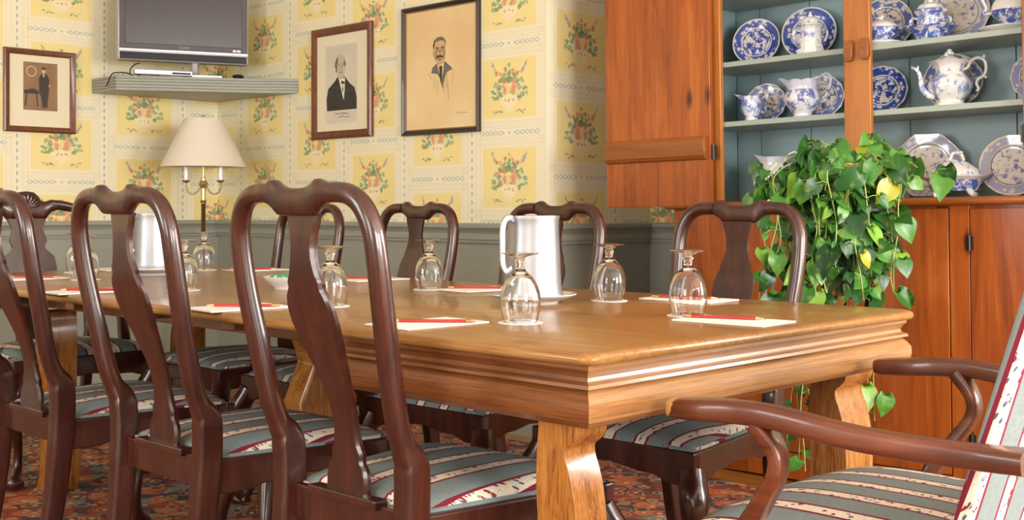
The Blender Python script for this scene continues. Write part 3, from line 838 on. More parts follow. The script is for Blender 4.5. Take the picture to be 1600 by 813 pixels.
# carved armchair at the far end, faces world -y
fc = thing('carved_armchair', 'carved armchair with a shell crest at the far end of the table', 'armchair', (2.03, 4.36, .012), -PI/2)
FP = [(-.285, .200, .0), (-.228, .205, .25), (-.213, .212, .42), (-.228, .218, .53), (-.262, .226, .70), (-.292, .233, .86), (-.302, .228, .93), (-.310, .205, .975), (-.314, .165, .992), (-.316, .10, 1.0)]
for s in (-1, 1):
    p = smooth_path(FP, 5)
    MB().sweep([(q[0], s*q[1], q[2]) for q in p], [(.019, .020) if q[2] < .48 else (.017, .018) for q in p], up=(1, 0, .01), segs=16, ex=[5 if q[2] < .48 else 2.4 for q in p]).build('back_post', 'mahogany', fc, smooth=45)
    make_arm(fc, s, .04, .290, -.260, .240, .640, .645, 'mahogany', -.06, .272)
    rail_board((-.20, s*.215), (.24, s*.283), .365, .446, .026, .02, (0, 0)).build('side_rail', 'mahogany', fc, smooth=0, bevel=.004)
    cabriole(s, .245, .285).build('leg', 'mahogany', fc, smooth=60)
m = MB(); R = []
for i in range(61):
    y = -.19 + .38*i/60; a_ = abs(y)
    zt = interp([(0, 1.050), (.03, 1.046), (.05, 1.030), (.058, 1.014), (.075, 1.008), (.10, 1.016), (.14, 1.014), (.19, .995)], a_)
    zb = interp([(0, .935), (.075, .935), (.085, .945), (.10, .965), (.13, .975), (.19, .965)], a_)
    zc, hz = (zt+zb)/2, (zt-zb)/2
    R.append([(-.314 + .016*math.copysign(abs(math.cos(2*PI*k/14))**.7, math.cos(2*PI*k/14)), y, zc + hz*math.copysign(abs(math.sin(2*PI*k/14))**.7, math.sin(2*PI*k/14))) for k in range(14)])
cr = m.rings(R).build('crest_rail', 'mahogany', fc, smooth=50)
m = MB()
for k in range(9):
    a = math.radians(-76 + 19*k); L = .052 - .006*abs(k-4)/4
    p0 = Vector((-.296, .006*math.sin(a), .985)); p1 = Vector((-.296, L*math.sin(a), .985 + L*math.cos(a)))
    m.sweep([p0, p0.lerp(p1, .4), p0.lerp(p1, .8), p1], [.003, .0055, .0085, .006], up=(1, 0, 0), segs=10)
m.ball((-.294, 0, .982), (.008, .012, .008)); m.build('carved_shell', 'mahogany', cr, smooth=60)
m = MB(); R = []
WS = [(.455, .075), (.50, .072), (.56, .045), (.62, .05), (.68, .085), (.74, .108), (.79, .100), (.815, .070), (.83, .062), (.85, .075), (.87, .070), (.90, .060), (.94, .078)]
for i in range(49):
    z = .445 + .495*i/48; w = interp(WS, z); x = -.225 - .085*((z-.45)/.5)
    R.append([(x-.007, -w, z), (x-.007, w, z), (x+.006, w, z), (x+.006, -w, z)])
m.rings(R).build('splat', 'mahogany', fc, smooth=30)
rail_board((.245, -.285), (.245, .285), .35, .446, .026, .028, (0, 0)).build('front_rail', 'mahogany', fc, smooth=0, bevel=.004)
rail_board((-.205, -.21), (-.205, .21), .37, .455, .026, 0, (0, 0)).build('rear_rail', 'mahogany', fc, smooth=0, bevel=.004)
pad = seat_pad(.20, .272, -.18, .235, .447, .040, 'seat_cushion', fc); pad_piping(.20, .272, -.18, .235, .449, pad)
# ================================================================ ON THE TABLE
def gob_mb():
    m = MB()
    outer = [(.0345, .0015), (.0375, .012), (.0405, .026), (.0418, .042), (.0405, .058), (.0362, .074), (.0290, .088), (.0190, .099), (.0115, .1055), (.0088, .111), (.0092, .118), (.0115, .1245), (.0085, .1285), (.0130, .1325), (.0260, .1368), (.0375, .1395), (.0385, .1410), (.0370, .1422), (.0200, .1412), (.0006, .1408)]
    inner = [(.0003, .1000), (.010, .0975), (.0175, .0935), (.0270, .0850), (.0342, .0720), (.0386, .0570), (.0400, .042), (.0388, .026), (.0360, .012), (.0330, .0015), (.0337, .0006)]
    o = smooth_path(outer, 2); i = smooth_path(inner, 2)
    m.lathe(list(reversed(o)) and (i[::1] + o), 40)
    return m
gob = gob_mb().build('goblet_template', 'glass', None, smooth=70)
def coaster_obj():
    m = MB(); m.lathe([(.001, .0), (.046, .0), (.0465, .0008), (.046, .0016), (.001, .0016)], 40)
    return m.build('coaster', 'paper', None, smooth=30)
cst = coaster_obj()
GOB = [(813, 505, 'upside-down stemmed goblet in front of the nearer metal pitcher'),
       (952, 470.5, 'upside-down goblet right of the nearer metal pitcher'),
       (1075, 494, 'upside-down goblet by the white pad nearest the table corner'),
       (671, 453, 'upside-down goblet before the side chair under the framed moustached man'),
       (516, 479, 'upside-down goblet half hidden behind the nearest chair splat'),
       (287, 454, 'upside-down goblet right of the further metal pitcher, in front of another goblet'),
       (319, 422.5, 'upside-down goblet directly below the floor lamp'),
       (121, 426, 'upside-down goblet at the far end before the carved armchair'),
       (134, 437.5, 'upside-down goblet partly overlapping the one at the far end')]
for i, (u, v, l) in enumerate(GOB):
    p = atZ(u, v, TZ)
    if p.y > 4.22: p.y = 4.22
    g = gob if i == 0 else gob.copy(); c = cst if i == 0 else cst.copy()
    if i: COL.objects.link(g); COL.objects.link(c)
    g.name = 'water_goblet'; c.name = 'paper_coaster'
    g.location = (p.x, p.y, TZ + .0017); c.location = (p.x, p.y, TZ + .0001)
    g.rotation_euler = (0, 0, i*.7)
    tag(g, l, 'glass', 'upturned goblets on the table')
    tag(c, 'white coaster under ' + l.replace('upside-down ', ''), 'coaster', 'white paper coasters')

def make_pencil():
    t = thing('red_pencil', '', 'pencil'); L = .175; r = .0036
    m = MB(); m.lathe([(r, -.078), (r, .058)], 6, caps=True, T=Matrix.Rotation(PI/2, 4, 'Y')); m.build('barrel', 'red_paint', t, smooth=0)
    m = MB(); m.lathe([(r, 0), (.0011, .018)], 12, T=Matrix.Translation((.058, 0, 0)) @ Matrix.Rotation(PI/2, 4, 'Y'), caps=True); m.build('sharpened_end', 'pencil_wood', t)
    m = MB(); m.lathe([(.0011, 0), (.0002, .005)], 8, T=Matrix.Translation((.076, 0, 0)) @ Matrix.Rotation(PI/2, 4, 'Y'), caps=True); m.build('lead', 'graphite', t)
    m = MB(); m.lathe([(r*.98, 0), (r*1.05, .002), (r*.98, .004), (r*1.05, .006), (r*.98, .010)], 16, T=Matrix.Translation((-.088, 0, 0)) @ Matrix.Rotation(PI/2, 4, 'Y'), caps=True); m.build('ferrule', 'ferrule', t)
    m = MB(); m.lathe([(.002, 0), (r*.93, .002), (r*.93, .009)], 16, T=Matrix.Translation((-.097, 0, 0)) @ Matrix.Rotation(PI/2, 4, 'Y'), caps=True); m.build('eraser', 'rubber', t)
    # tiny white imprint along the barrel
    m = MB(); random.seed(3); x = -.050
    while x < .0:
        w = random.choice([.0016, .0022, .0028]); m.box((x, -.0012, r*.866+.00002), (x+w, .0012, r*.866+.00022)); x += w + .0013
    m.build('imprint', 'print_white', t, smooth=0)
    return t
pencil0 = make_pencil()
def make_pad():
    t = thing('note_pad', '', 'note pad')
    m = MB().box((-.068, -.106, .0010), (.068, .106, .0040)); m.build('sheets', 'paper', t, smooth=0)
    m = MB().box((-.068, -.106, 0), (.068, .106, .0010)); m.build('card_backing', 'card', t, smooth=0)
    return t
pad0 = make_pad()
# (u, v of centre, pad turn, pencil turn, pencil shift, label, pencil label)
PADS = [(1146, 503.5, math.radians(3), math.radians(-70), (.01, .02), 'white pad nearest the table corner beside a goblet', 'red pencil on the pad nearest the table corner, its point to the right', True),
        (1076, 469.5, math.radians(2), math.radians(-68), (0, .0), 'white pad behind the rightmost goblet on the far side', 'red pencil on the far-side pad behind the rightmost goblet', True),
        (752, 453.5, math.radians(85), math.radians(-50), (0, 0), 'white pad just left of the nearer metal pitcher', 'red pencil on the pad left of the nearer metal pitcher', True),
        (668, 507.5, math.radians(88), math.radians(130), (.0, .0), 'white pad between the nearest chair and the front goblet', 'red pencil on the pad right of the nearest chair back', True),
        (373, 482.5, math.radians(86), math.radians(132), (0, 0), 'white pad seen through the nearest chair, at the table edge', 'red pencil on the pad seen through the nearest chair', True),
        (580, 438, math.radians(88), math.radians(-48), (0, 0), 'white pad behind the nearest chair post on the far side', 'red pencil on the far-side pad behind the nearest chair post', True),
        (400, 423, math.radians(86), math.radians(-48), (0, 0), 'white pad right of the goblet below the lamp', 'red pencil on the pad right of the goblet below the lamp', True),
        (136, 457, math.radians(86), math.radians(132), (0, 0), 'white pad seen behind the second chair post, at the table edge', 'red pencil on the pad behind the second chair post', True),
        (48, 436.5, math.radians(86), math.radians(132), (0, 0), 'white pad nearest the left edge of the photo', 'red pencil on the pad nearest the left edge of the photo', True),
        (130, 419.0, math.radians(4), 0, (0, 0), 'bare white pad at the far end before the carved armchair', '', False)]
fp = fpad = True
for u, v, a, pa, sh, l, pl, has in PADS:
    p = atZ(u, v, TZ); p.y = min(p.y, 4.20)
    loc = (p.x, p.y, TZ + .0003)
    if fpad: q = pad0; q.location = loc; q.rotation_euler = (0, 0, a); q['label'] = l; q['group'] = 'white note pads on the table'; fpad = False
    else: dup(pad0, l, loc, a, 'white note pads on the table')
    if has:
        loc = (p.x+sh[0], p.y+sh[1], TZ + .0003 + .0040 + .0033)
        if fp: q = pencil0; q.location = loc; q.rotation_euler = (0, 0, pa); q['label'] = pl; q['group'] = 'red pencils on the pads'; fp = False
        else: dup(pencil0, pl, loc, pa, 'red pencils on the pads')

def make_pitcher(label):
    t = thing('metal_pitcher', label, 'pitcher')
    prof = [(.001, .004), (.066, .004), (.068, .0), (.0755, .0), (.0765, .006), (.0755, .014), (.0725, .020), (.0705, .028), (.0695, .040), (.0675, .085), (.0652, .130), (.0635, .175), (.0640, .196), (.0655, .203), (.0650, .2055), (.0620, .204), (.0605, .195), (.0605, .175), (.0645, .04), (.064, .012), (.001, .010)]
    m = MB(); m.lathe(prof, 64)
    # pinched pouring lip opposite the handle
    for i, v in enumerate(m.v):
        if v.z > .165:
            a = math.atan2(v.y, v.x); k = max(0, math.cos(a))**14 * ((v.z-.165)/.04)**1.5 * .4
            r = math.hypot(v.x, v.y); m.v[i] = Vector((v.x*(1+.22*k), v.y*(1-.0*k), v.z + .003*k))
    m.build('body', 'pewter', t, smooth=30)
    H = [(-.060, 0, .193), (-.074, 0, .200), (-.088, 0, .197), (-.096, 0, .184), (-.099, 0, .160), (-.099, 0, .120), (-.098, 0, .090), (-.092, 0, .075), (-.084, 0, .071), (-.070, 0, .078)]
    MB().sweep(smooth_path(H, 5), (.0085, .0038), up=(0, 1, 0), segs=14, ex=3).build('handle', 'pewter', t, smooth=50)
    return t
pit = make_pitcher('tall brushed metal pitcher standing on a white plate in the right half of the table')
def make_saucer():
    m = MB(); m.lathe([(.001, .004), (.050, .004), (.056, .0), (.061, .0), (.064, .006), (.085, .012), (.105, .0205), (.1075, .0225), (.106, .0245), (.085, .017), (.070, .0125), (.058, .0095), (.001, .0095)], 64)
    return m.build('white_plate', 'white_china', None, smooth=50)
sau = make_saucer()
P1 = atZ(833, 474, TZ); P2 = atZ(240, 429.5, TZ)
sau.location = (P1.x, P1.y, TZ+.0003); tag(sau, 'white plate under the nearer metal pitcher', 'plate', 'plates under the pitchers')
s2 = sau.copy(); COL.objects.link(s2); s2.location = (P2.x, P2.y, TZ+.0003); tag(s2, 'white plate under the further metal pitcher', 'plate', 'plates under the pitchers')
pit.location = (P1.x, P1.y, TZ+.010); pit.rotation_euler = (0, 0, math.radians(-5)); pit['group'] = 'metal water pitchers'
dup(pit, 'metal pitcher seen through the second chair back, on a white plate', (P2.x, P2.y, TZ+.010), math.radians(-8), 'metal water pitchers')
# mint bowl
PB = atZ(446, 452, TZ)
m = MB(); m.lathe([(.001, .003), (.024, .003), (.026, .0), (.031, .0), (.033, .006), (.050, .018), (.064, .034), (.0655, .037), (.0635, .037), (.048, .021), (.030, .010), (.001, .008)], 48)
bw = m.build('candy_bowl', 'white_china', None, smooth=50, loc=(PB.x, PB.y, TZ+.0003)); tag(bw, 'small white bowl of green wrapped mints behind the nearest chair splat', 'bowl')
def make_candy():
    t = thing('wrapped_mint', '', 'candy')
    m = MB(); m.ball((0, 0, 0), (.009, .009, .0055)); m.build('sweet', 'green_candy', t, smooth=70)
    m = MB()
    for s in (-1, 1): m.sweep([(s*.007, 0, 0), (s*.011, 0, .001), (s*.017, 0, .002)], [(.0025, .0015), (.002, .0012), (.0075, .0008)], segs=8)
    m.build('wrapper_twist', 'white_mark', t, smooth=60); return t
cd = make_candy(); random.seed(11); k = 0
for r_, n_, z_ in ((.040, 8, .033), (.020, 5, .036), (.0, 1, .040)):
    for j in range(n_):
        a = 2*PI*j/n_ + r_*30
        loc = (PB.x + r_*math.cos(a), PB.y + r_*math.sin(a), TZ + z_ + random.uniform(-.001, .002)); rz = random.uniform(0, 3)
        lab = 'green and white wrapped mint in the small white bowl'
        if k == 0: cd.location = loc; cd.rotation_euler = (0, 0, rz); cd['label'] = lab; cd['group'] = 'wrapped mints in the bowl'
        else: dup(cd, lab, loc, rz, 'wrapped mints in the bowl')
        k += 1

# ================================================================ PICTURES, flat work built in wall space (a along wall, z up)
class Flat:
    """stack of flat shapes on a wall; a grows to the viewer's right"""
    def __init__(s, to3): s.to3 = to3; s.m = MB(); s.mats = []; s.d = 0
    def shape(s, pts, mat):
        if mat not in s.mats: s.mats.append(mat)
        s.m.cur = s.mats.index(mat); s.d += .0002
        s.m.add([s.to3(a, z, s.d) for a, z in pts], [tuple(range(len(pts)))])
    def ell(s, a, z, ra, rz, mat, rot=0, n=28):
        c, q = math.cos(math.radians(rot)), math.sin(math.radians(rot)); P = []
        for k in range(n):
            x, y = ra*math.cos(2*PI*k/n), rz*math.sin(2*PI*k/n); P.append((a+x*c-y*q, z+x*q+y*c))
        s.shape(P, mat)
    def rect(s, a0, a1, z0, z1, mat): s.shape([(a0, z0), (a1, z0), (a1, z1), (a0, z1)], mat)
    def line(s, pts, w, mat):
        for (x0, y0), (x1, y1) in zip(pts, pts[1:]):
            dx, dy = x1-x0, y1-y0; l = math.hypot(dx, dy) or 1; nx, ny = -dy/l*w/2, dx/l*w/2
            s.shape([(x0-nx, y0-ny), (x1-nx, y1-ny), (x1+nx, y1+ny), (x0+nx, y0+ny)], mat)
    def build(s, name, parent): return s.m.build(name, s.mats, parent, smooth=0)
def picture(name, label, to3w, a0, a1, z0, z1, fw, fmat, slip=None, mount='mat_cream', depth=.022):
    """to3w(a,z,out) -> world. root at bottom centre"""
    c = to3w((a0+a1)/2, z0, 0); root = thing(name, label, 'framed picture', c)
    to3 = lambda a, z, d: to3w(a, z, d) - c
    R = []
    prof = [(0, .002), (0, depth*.7), (fw*.25, depth), (fw*.6, depth*.85), (fw, depth*.5), (fw, .002)]
    corners = [(a0, z0, 1, 1), (a1, z0, -1, 1), (a1, z1, -1, -1), (a0, z1, 1, -1)]
    for (a, z, sa, sz) in corners: R.append([to3(a+sa*i, z+sz*i, d) for i, d in prof])
    MB().rings(R, loop=True).build('frame', fmat, root, smooth=25)
    b0, b1, c0, c1 = a0+fw*.9, a1-fw*.9, z0+fw*.9, z1-fw*.9
    m = MB(); m.add([to3(a, z, d) for d in (.003, .006) for a, z in ((b0, c0), (b1, c0), (b1, c1), (b0, c1))], [(3, 2, 1, 0), (4, 5, 6, 7), (0, 1, 5, 4), (1, 2, 6, 5), (2, 3, 7, 6), (3, 0, 4, 7)])
    m.build('mount', mount, root, smooth=0)
    if slip:
        R = []
        for (a, z, sa, sz) in corners: R.append([to3(a+sa*i, z+sz*i, d) for i, d in ((fw*.95, .006), (fw*.95, depth*.5), (fw*1.25, depth*.42), (fw*1.25, .006))])
        MB().rings(R, loop=True).build('inner_slip', slip, root, smooth=0)
    F_ = Flat(lambda a, z, d: to3(a, z, .0062+d)); return root, F_
R3 = lambda a, z, d: Vector((XW-.001-d, -a, z))          # right wall: viewer's right is -y
B3 = lambda a, z, d: Vector((a, YB-.001-d, z))           # back wall: viewer's right is +x
# 1 man in a dark suit, brown frame
root, f = picture('framed_portrait', 'brown framed printed portrait of a balding man in a dark suit', R3, -5.106, -4.606, 1.352, 1.928, .040, 'frame_brown')
a0, zc = -4.862, 1.62
f.rect(-5.000, -4.722, 1.42, 1.840, 'shirt'); f.rect(-4.992, -4.730, 1.430, 1.832, 'grey_print')
f.shape([(a0-.118, 1.497), (a0-.122, 1.56), (a0-.108, 1.612), (a0-.06, 1.642), (a0-.03, 1.668), (a0+.035, 1.665), (a0+.065, 1.635), (a0+.112, 1.605), (a0+.128, 1.555), (a0+.128, 1.497)], 'ink')
f.shape([(a0-.022, 1.662), (a0+.034, 1.660), (a0+.030, 1.60), (a0+.022, 1.545), (a0+.002, 1.60)], 'shirt')
f.shape([(a0+.002, 1.648), (a0+.030, 1.640), (a0+.030, 1.628), (a0+.014, 1.632), (a0+.004, 1.626)], 'ink')
f.shape([(a0+.012, 1.628), (a0+.020, 1.60), (a0+.016, 1.585), (a0+.010, 1.60)], 'ink')
f.ell(a0-.002, 1.690, .030, .034, 'skin_print'); f.ell(a0-.004, 1.722, .040, .050, 'skin_print'); f.ell(a0-.006, 1.752, .038, .032, 'skin_print')
f.ell(a0-.040, 1.720, .010, .028, 'ink_mid', 8); f.ell(a0-.033, 1.748, .008, .022, 'ink_mid', -18); f.ell(a0+.033, 1.735, .005, .018, 'ink_mid', 10)
f.ell(a0-.044, 1.708, .006, .011, 'skin_print'); f.line([(a0-.018, 1.731), (a0-.004, 1.733)], .004, 'ink_mid'); f.line([(a0+.012, 1.733), (a0+.026, 1.731)], .004, 'ink_mid')
f.ell(a0-.010, 1.724, .004, .002, 'ink'); f.ell(a0+.018, 1.724, .004, .002, 'ink'); f.line([(a0+.006, 1.724), (a0+.010, 1.706), (a0+.002, 1.704)], .003, 'ink_mid'); f.line([(a0-.010, 1.691), (a0+.016, 1.691)], .0035, 'ink')
for k, (dx, dz) in enumerate(((-.05, 1.478), (-.01, 1.480), (.02, 1.476))): f.line([(a0+dx, dz), (a0+dx+.015, dz+.006), (a0+dx+.028, dz-.002), (a0+dx+.042, dz+.003)], .0022, 'ink_mid')
f.line([(a0-.02, 1.459), (a0+.02, 1.466), (a0+.05, 1.458), (a0+.085, 1.462)], .0022, 'ink_mid')
f.build('printed_portrait', root)
# 2 sketch of a man with moustache, black frame
root, f = picture('framed_sketch', 'black framed sepia sketch of a moustached man on aged paper', R3, -4.377, -3.840, 1.341, 1.957, .022, 'frame_black', slip='gilt', mount='aged')
a0 = -4.112
f.shape([(a0-.060, 1.630), (a0-.052, 1.655), (a0-.022, 1.675), (a0+.040, 1.678), (a0+.075, 1.652), (a0+.088, 1.640), (a0+.050, 1.628), (a0+.034, 1.600), (a0+.018, 1.55), (a0+.004, 1.60), (a0-.02, 1.625)], 'ink_mid')
f.shape([(a0-.018, 1.672), (a0+.030, 1.674), (a0+.024, 1.630), (a0+.010, 1.59), (a0-.004, 1.63)], 'aged')
f.shape([(a0-.004, 1.66), (a0+.018, 1.66), (a0+.016, 1.61), (a0+.008, 1.575), (a0+.0, 1.61)], 'ink')
f.ell(a0+.002, 1.700, .034, .036, 'skin_sepia'); f.ell(a0, 1.735, .041, .048, 'skin_sepia')
f.shape([(a0-.042, 1.738), (a0-.045, 1.762), (a0-.036, 1.784), (a0-.018, 1.795), (a0+.006, 1.798), (a0+.028, 1.792), (a0+.041, 1.776), (a0+.043, 1.750), (a0+.038, 1.766), (a0+.026, 1.777), (a0+.004, 1.781), (a0-.014, 1.776), (a0-.026, 1.779), (a0-.036, 1.764)], 'ink_mid')
f.shape([(a0-.044, 1.738), (a0-.046, 1.760), (a0-.038, 1.782), (a0-.030, 1.786), (a0-.034, 1.762)], 'ink')
f.ell(a0-.026, 1.712, .012, .020, 'ink_soft', 15); f.ell(a0+.030, 1.712, .008, .018, 'ink_soft', -12)
f.ell(a0-.044, 1.722, .006, .013, 'skin_sepia')
f.line([(a0-.028, 1.748), (a0-.004, 1.745)], .005, 'ink'); f.line([(a0+.010, 1.745), (a0+.034, 1.748)], .005, 'ink')
for s_ in (-.017, .021):
    f.ell(a0+s_, 1.735, .0125, .0085, 'ink_mid'); f.ell(a0+s_, 1.735, .0105, .0065, 'skin_sepia'); f.ell(a0+s_, 1.735, .004, .003, 'ink')
f.line([(a0+.001, 1.736), (a0+.006, 1.716)], .0035, 'ink_mid')
f.shape([(a0-.028, 1.694), (a0-.012, 1.710), (a0+.002, 1.712), (a0+.016, 1.710), (a0+.033, 1.694), (a0+.018, 1.699), (a0+.002, 1.701), (a0-.012, 1.699)], 'ink')
f.ell(a0+.003, 1.690, .012, .004, 'ink_mid'); f.line([(a0-.010, 1.672), (a0+.016, 1.672)], .0025, 'ink_soft')
for (x0, y0, x1, y1) in ((-.075, .635, -.055, .60), (-.030, .62, -.036, .55), (.055, .62, .066, .50), (.10, .635, .085, .57), (-.01, .60, -.012, .53), (.03, .57, .035, .53), (.045, .60, .050, .55)):
    f.line([(a0+x0, 1+y0), (a0+x1, 1+y1)], .002, 'ink_soft')
f.build('pencil_sketch', root)
f = Flat(f.to3)
f.line([(a0+.11, 1.432), (a0+.125, 1.438), (a0+.135, 1.430), (a0+.16, 1.436), (a0+.19, 1.431)], .002, 'ink_mid')
f.build('signature', root)
# 3 small sepia photograph of a standing man, back wall
root, f = picture('framed_photograph', 'small brown framed sepia photograph of a standing man on the left wall', B3, 2.505, 2.883, 1.385, 1.813, .030, 'frame_brown', mount='mat_cream')
f.rect(2.607, 2.787, 1.500, 1.748, 'sepia')
a0 = 2.712
f.shape([(a0-.004, 1.515), (a0-.010, 1.56), (a0-.022, 1.60), (a0-.024, 1.67), (a0-.010, 1.69), (a0+.018, 1.69), (a0+.030, 1.665), (a0+.030, 1.60), (a0+.024, 1.56), (a0+.022, 1.515)], 'sepia_dark')
f.ell(a0+.002, 1.706, .010, .014, 'skin_sepia'); f.ell(a0+.002, 1.718, .011, .007, 'sepia_dark'); f.line([(a0-.001, 1.69), (a0+.003, 1.675)], .006, 'shirt'); f.ell(a0+.032, 1.63, .005, .006, 'skin_sepia')
f.shape([(2.610, 1.585), (2.61, 1.60), (2.655, 1.612), (2.688, 1.600), (2.688, 1.585)], 'sepia_dark'); f.line([(2.625, 1.59), (2.618, 1.52)], .006, 'sepia_dark'); f.line([(2.675, 1.59), (2.682, 1.52)], .006, 'sepia_dark')
f.ell(2.648, 1.70, .028, .028, 'skin_sepia'); f.ell(2.648, 1.70, .022, .022, 'sepia')
f.build('sepia_print', root)

# ================================================================ TV CORNER
sh = thing('corner_shelf', 'grey-green painted corner shelf with a reeded edge under the television', 'shelf', (3.75, 6.04, 1.603))
OUT = [(2.978-3.75, 0.0), (2.978-3.75, 5.767-6.04), (3.577-3.75, 5.395-6.04), (0.0, 5.24-6.04), (0.0, 0.0)]
OUT = [(min(x, -.003), min(y, -.003)) for x, y in OUT]
def inset(P, d):
    o = []; n = len(P)
    for i in range(n):
        a, b, c = Vector(P[i-1]), Vector(P[i]), Vector(P[(i+1) % n]); e1 = (b-a).normalized(); e2 = (c-b).normalized()
        n1 = Vector((-e1.y, e1.x)); n2 = Vector((-e2.y, e2.x)); w = (n1+n2).normalized(); k = d/max(w.dot(n1), .3); o.append((b.x+w.x*k, b.y+w.y*k))
    return o
m = MB(); R = []
zz = [(0.0, .004), (.0, .0)]
for j in range(5):
    z0 = .006 + j*.0155
    for dz, d in ((0, .0045), (.0015, .0008), (.0045, 0), (.0110, 0), (.014, .0008), (.0155, .0045)): R.append([(x, y, z0+dz) for x, y in inset(OUT, d)])
m.rings(R).build('shelf_board', 'shelf_grey', sh, smooth=30)
0 and m.prism([(0-.006, 0-.006), (-.55, -.006), (-.55, -.026), (-.026, -.026), (-.026, -.50), (-.006, -.50)], 'xy', -.03, .006); 
TL = Vector((2.975, 5.745)); TR = Vector((3.600, 5.490)); tc = (TL+TR)/2; ta = math.atan2((TR-TL).y, (TR-TL).x)
tv = thing('television', 'flat television with grey screen and silver edges on the corner shelf', 'television', (tc.x, tc.y, 1.688), ta)
w = (TR-TL).length/2; zb, zt = .078, .52
m = MB(); m.box((-w, 0, zb), (w, .07, zt)); m.box((-w+.06, .07, zb+.04), (w-.06, .11, zt-.05)); m.build('housing', 'silver', tv, smooth=30, bevel=.008)
fr = lambda x0, x1, z0, z1, y, nm, mt, par=tv, bv=.002: MB().box((x0, y-.004, z0), (x1, y, z1)).build(nm, mt, par, smooth=30, bevel=bv)
fr(-w+.008, w-.008, zb+.062, zt-.008, -.001, 'bezel', 'silver_dark')
fr(-w+.038, w-.038, zb+.088, zt-.04, -.0055, 'screen', 'screen', bv=.001)
fr(-w+.010, w-.010, zb+.007, zb+.044, -.001, 'speaker_bar', 'black_plastic')
fr(-w+.004, w-.004, zb+.047, zb+.062, -.002, 'silver_trim', 'silver')
cu = bpy.data.curves.new('logo', 'FONT'); cu.body = 'SONY'; cu.size = .021; cu.align_x = 'CENTER'; cu.extrude = .0005
lo = bpy.data.objects.new('logo_text', cu); COL.objects.link(lo); bpy.context.view_layer.update()
lm = bpy.data.meshes.new_from_object(lo); bpy.data.objects.remove(lo); lo = bpy.data.objects.new('logo', lm); COL.objects.link(lo)
lo.parent = tv; lo.rotation_euler = (PI/2, 0, 0); lo.location = (0, -.0058, zb+.068); lm.materials.clear(); lm.materials.append(M['grey_mark'])
m = MB(); m.box((w-.085, -.0056, zb+.066), (w-.068, -.0050, zb+.078)); m.box((w-.064, -.0056, zb+.066), (w-.044, -.0050, zb+.078)); m.build('sticker', 'white_mark', tv, smooth=0)
m = MB(); m.lathe([(.028, .02), (.024, .03), (.022, .095)], 20, T=Matrix.Translation((.06, .045, 0))); m.box((-.13, .01, .0), (.20, .14, .018)); m.build('stand', 'silver', tv, smooth=40, bevel=.003)
pd = thing('disc_player', 'flat silver disc player on the corner shelf under the television', 'disc player', (3.185, 5.690, 1.688), ta+.02)
MB().box((-.135, -.055, .004), (.16, .0, .030)).build('case', 'silver', pd, smooth=0, bevel=.003)
MB().box((.055, -.0565, .010), (.150, -.0545, .020)).build('dark_slot', 'black_plastic', pd, smooth=0)
m = MB(); [m.box((x, -.045, 0), (x+.02, -.02, .004)) for x in (-.12, .12)]; m.build('foot', 'black_plastic', pd, smooth=0)
rc = MB(); rc.ball((0, 0, .012), (.034, .022, .012), 20, 10); o = rc.build('infrared_receiver', 'black_plastic', None, smooth=70, loc=(3.535, 5.49, 1.688)); tag(o, 'small black rounded receiver puck at the right of the disc player', 'receiver')
c1 = [(2.965, 5.76, 1.675), (2.95, 5.80, 1.62), (2.955, 5.80, 1.66), (2.945, 5.84, 1.70), (2.985, 5.75, 1.704), (3.03, 5.76, 1.705), (3.06, 5.79, 1.698), (3.10, 5.85, 1.695)]
c1 = [(2.958, 5.84, 1.63), (2.950, 5.80, 1.645), (2.957, 5.77, 1.690), (2.990, 5.758, 1.700), (3.04, 5.765, 1.701), (3.08, 5.79, 1.695), (3.10, 5.85, 1.692)]
o = MB().sweep(smooth_path(c1, 6), .003, segs=8).build('power_cable', 'black_plastic', None); tag(o, 'black cable draped over the left end of the corner shelf', 'cable', 'black cables on the corner shelf')
c2 = [(3.04, 5.735, 1.692), (3.045, 5.742, 1.72), (3.075, 5.75, 1.748), (3.12, 5.80, 1.760), (3.15, 5.84, 1.77)]
o = MB().sweep(smooth_path(c2, 6), .003, segs=8).build('antenna_cable', 'black_plastic', None); tag(o, 'thin black cable curling up to the television beside the disc player', 'cable', 'black cables on the corner shelf')

# ================================================================ FLOOR LAMP
lp = thing('floor_lamp', 'brass candelabra floor lamp with cream cone shade in the room corner', 'lamp', (3.37, 5.567, 0))
m = MB(); m.lathe([(.001, 0), (.13, 0), (.135, .012), (.12, .022), (.05, .035), (.025, .06), (.016, .08)], 36); m.build('base', 'brass', lp)
m = MB(); m.lathe([(.0115, .07), (.0115, 1.02), (.015, 1.025), (.015, 1.035), (.010, 1.04), (.010, 1.09)], 20); m.build('pole', 'brass', lp)
m = MB(); m.lathe([(.0125, 1.02), (.0125, 1.10)], 20); m.lathe([(.008, 1.10), (.020, 1.105), (.026, 1.120), (.020, 1.135), (.012, 1.14), (.012, 1.155), (.006, 1.16), (.006, 1.25)], 24); m.build('column', 'brass_light', lp)
for k in range(2):
    a = k*PI - YAW; c, s_ = math.cos(a), math.sin(a)
    path = smooth_path([(.012, 1.115), (.030, 1.085), (.055, 1.068), (.080, 1.078), (.092, 1.105), (.092, 1.135)], 5)
    ar = MB().sweep([(r*c, r*s_, z) for r, z in path], .0045, segs=8).build('arm', 'brass', lp)
    m = MB(); m.lathe([(.004, 1.128), (.020, 1.134), (.021, 1.140), (.012, 1.144)], 18, T=Matrix.Translation((.092*c, .092*s_, 0))); m.build('drip_pan', 'brass', ar)
    m = MB(); m.lathe([(.013, 1.142), (.013, 1.215), (.004, 1.217)], 18, T=Matrix.Translation((.092*c, .092*s_, 0)), caps=True); m.build('candle_sleeve', 'white_china', ar)
m = MB(); m.lathe([(.222, 1.212), (.221, 1.216), (.100, 1.468), (.098, 1.468), (.218, 1.214)], 64); m.build('lamp_shade', 'shade', lp, smooth=40)
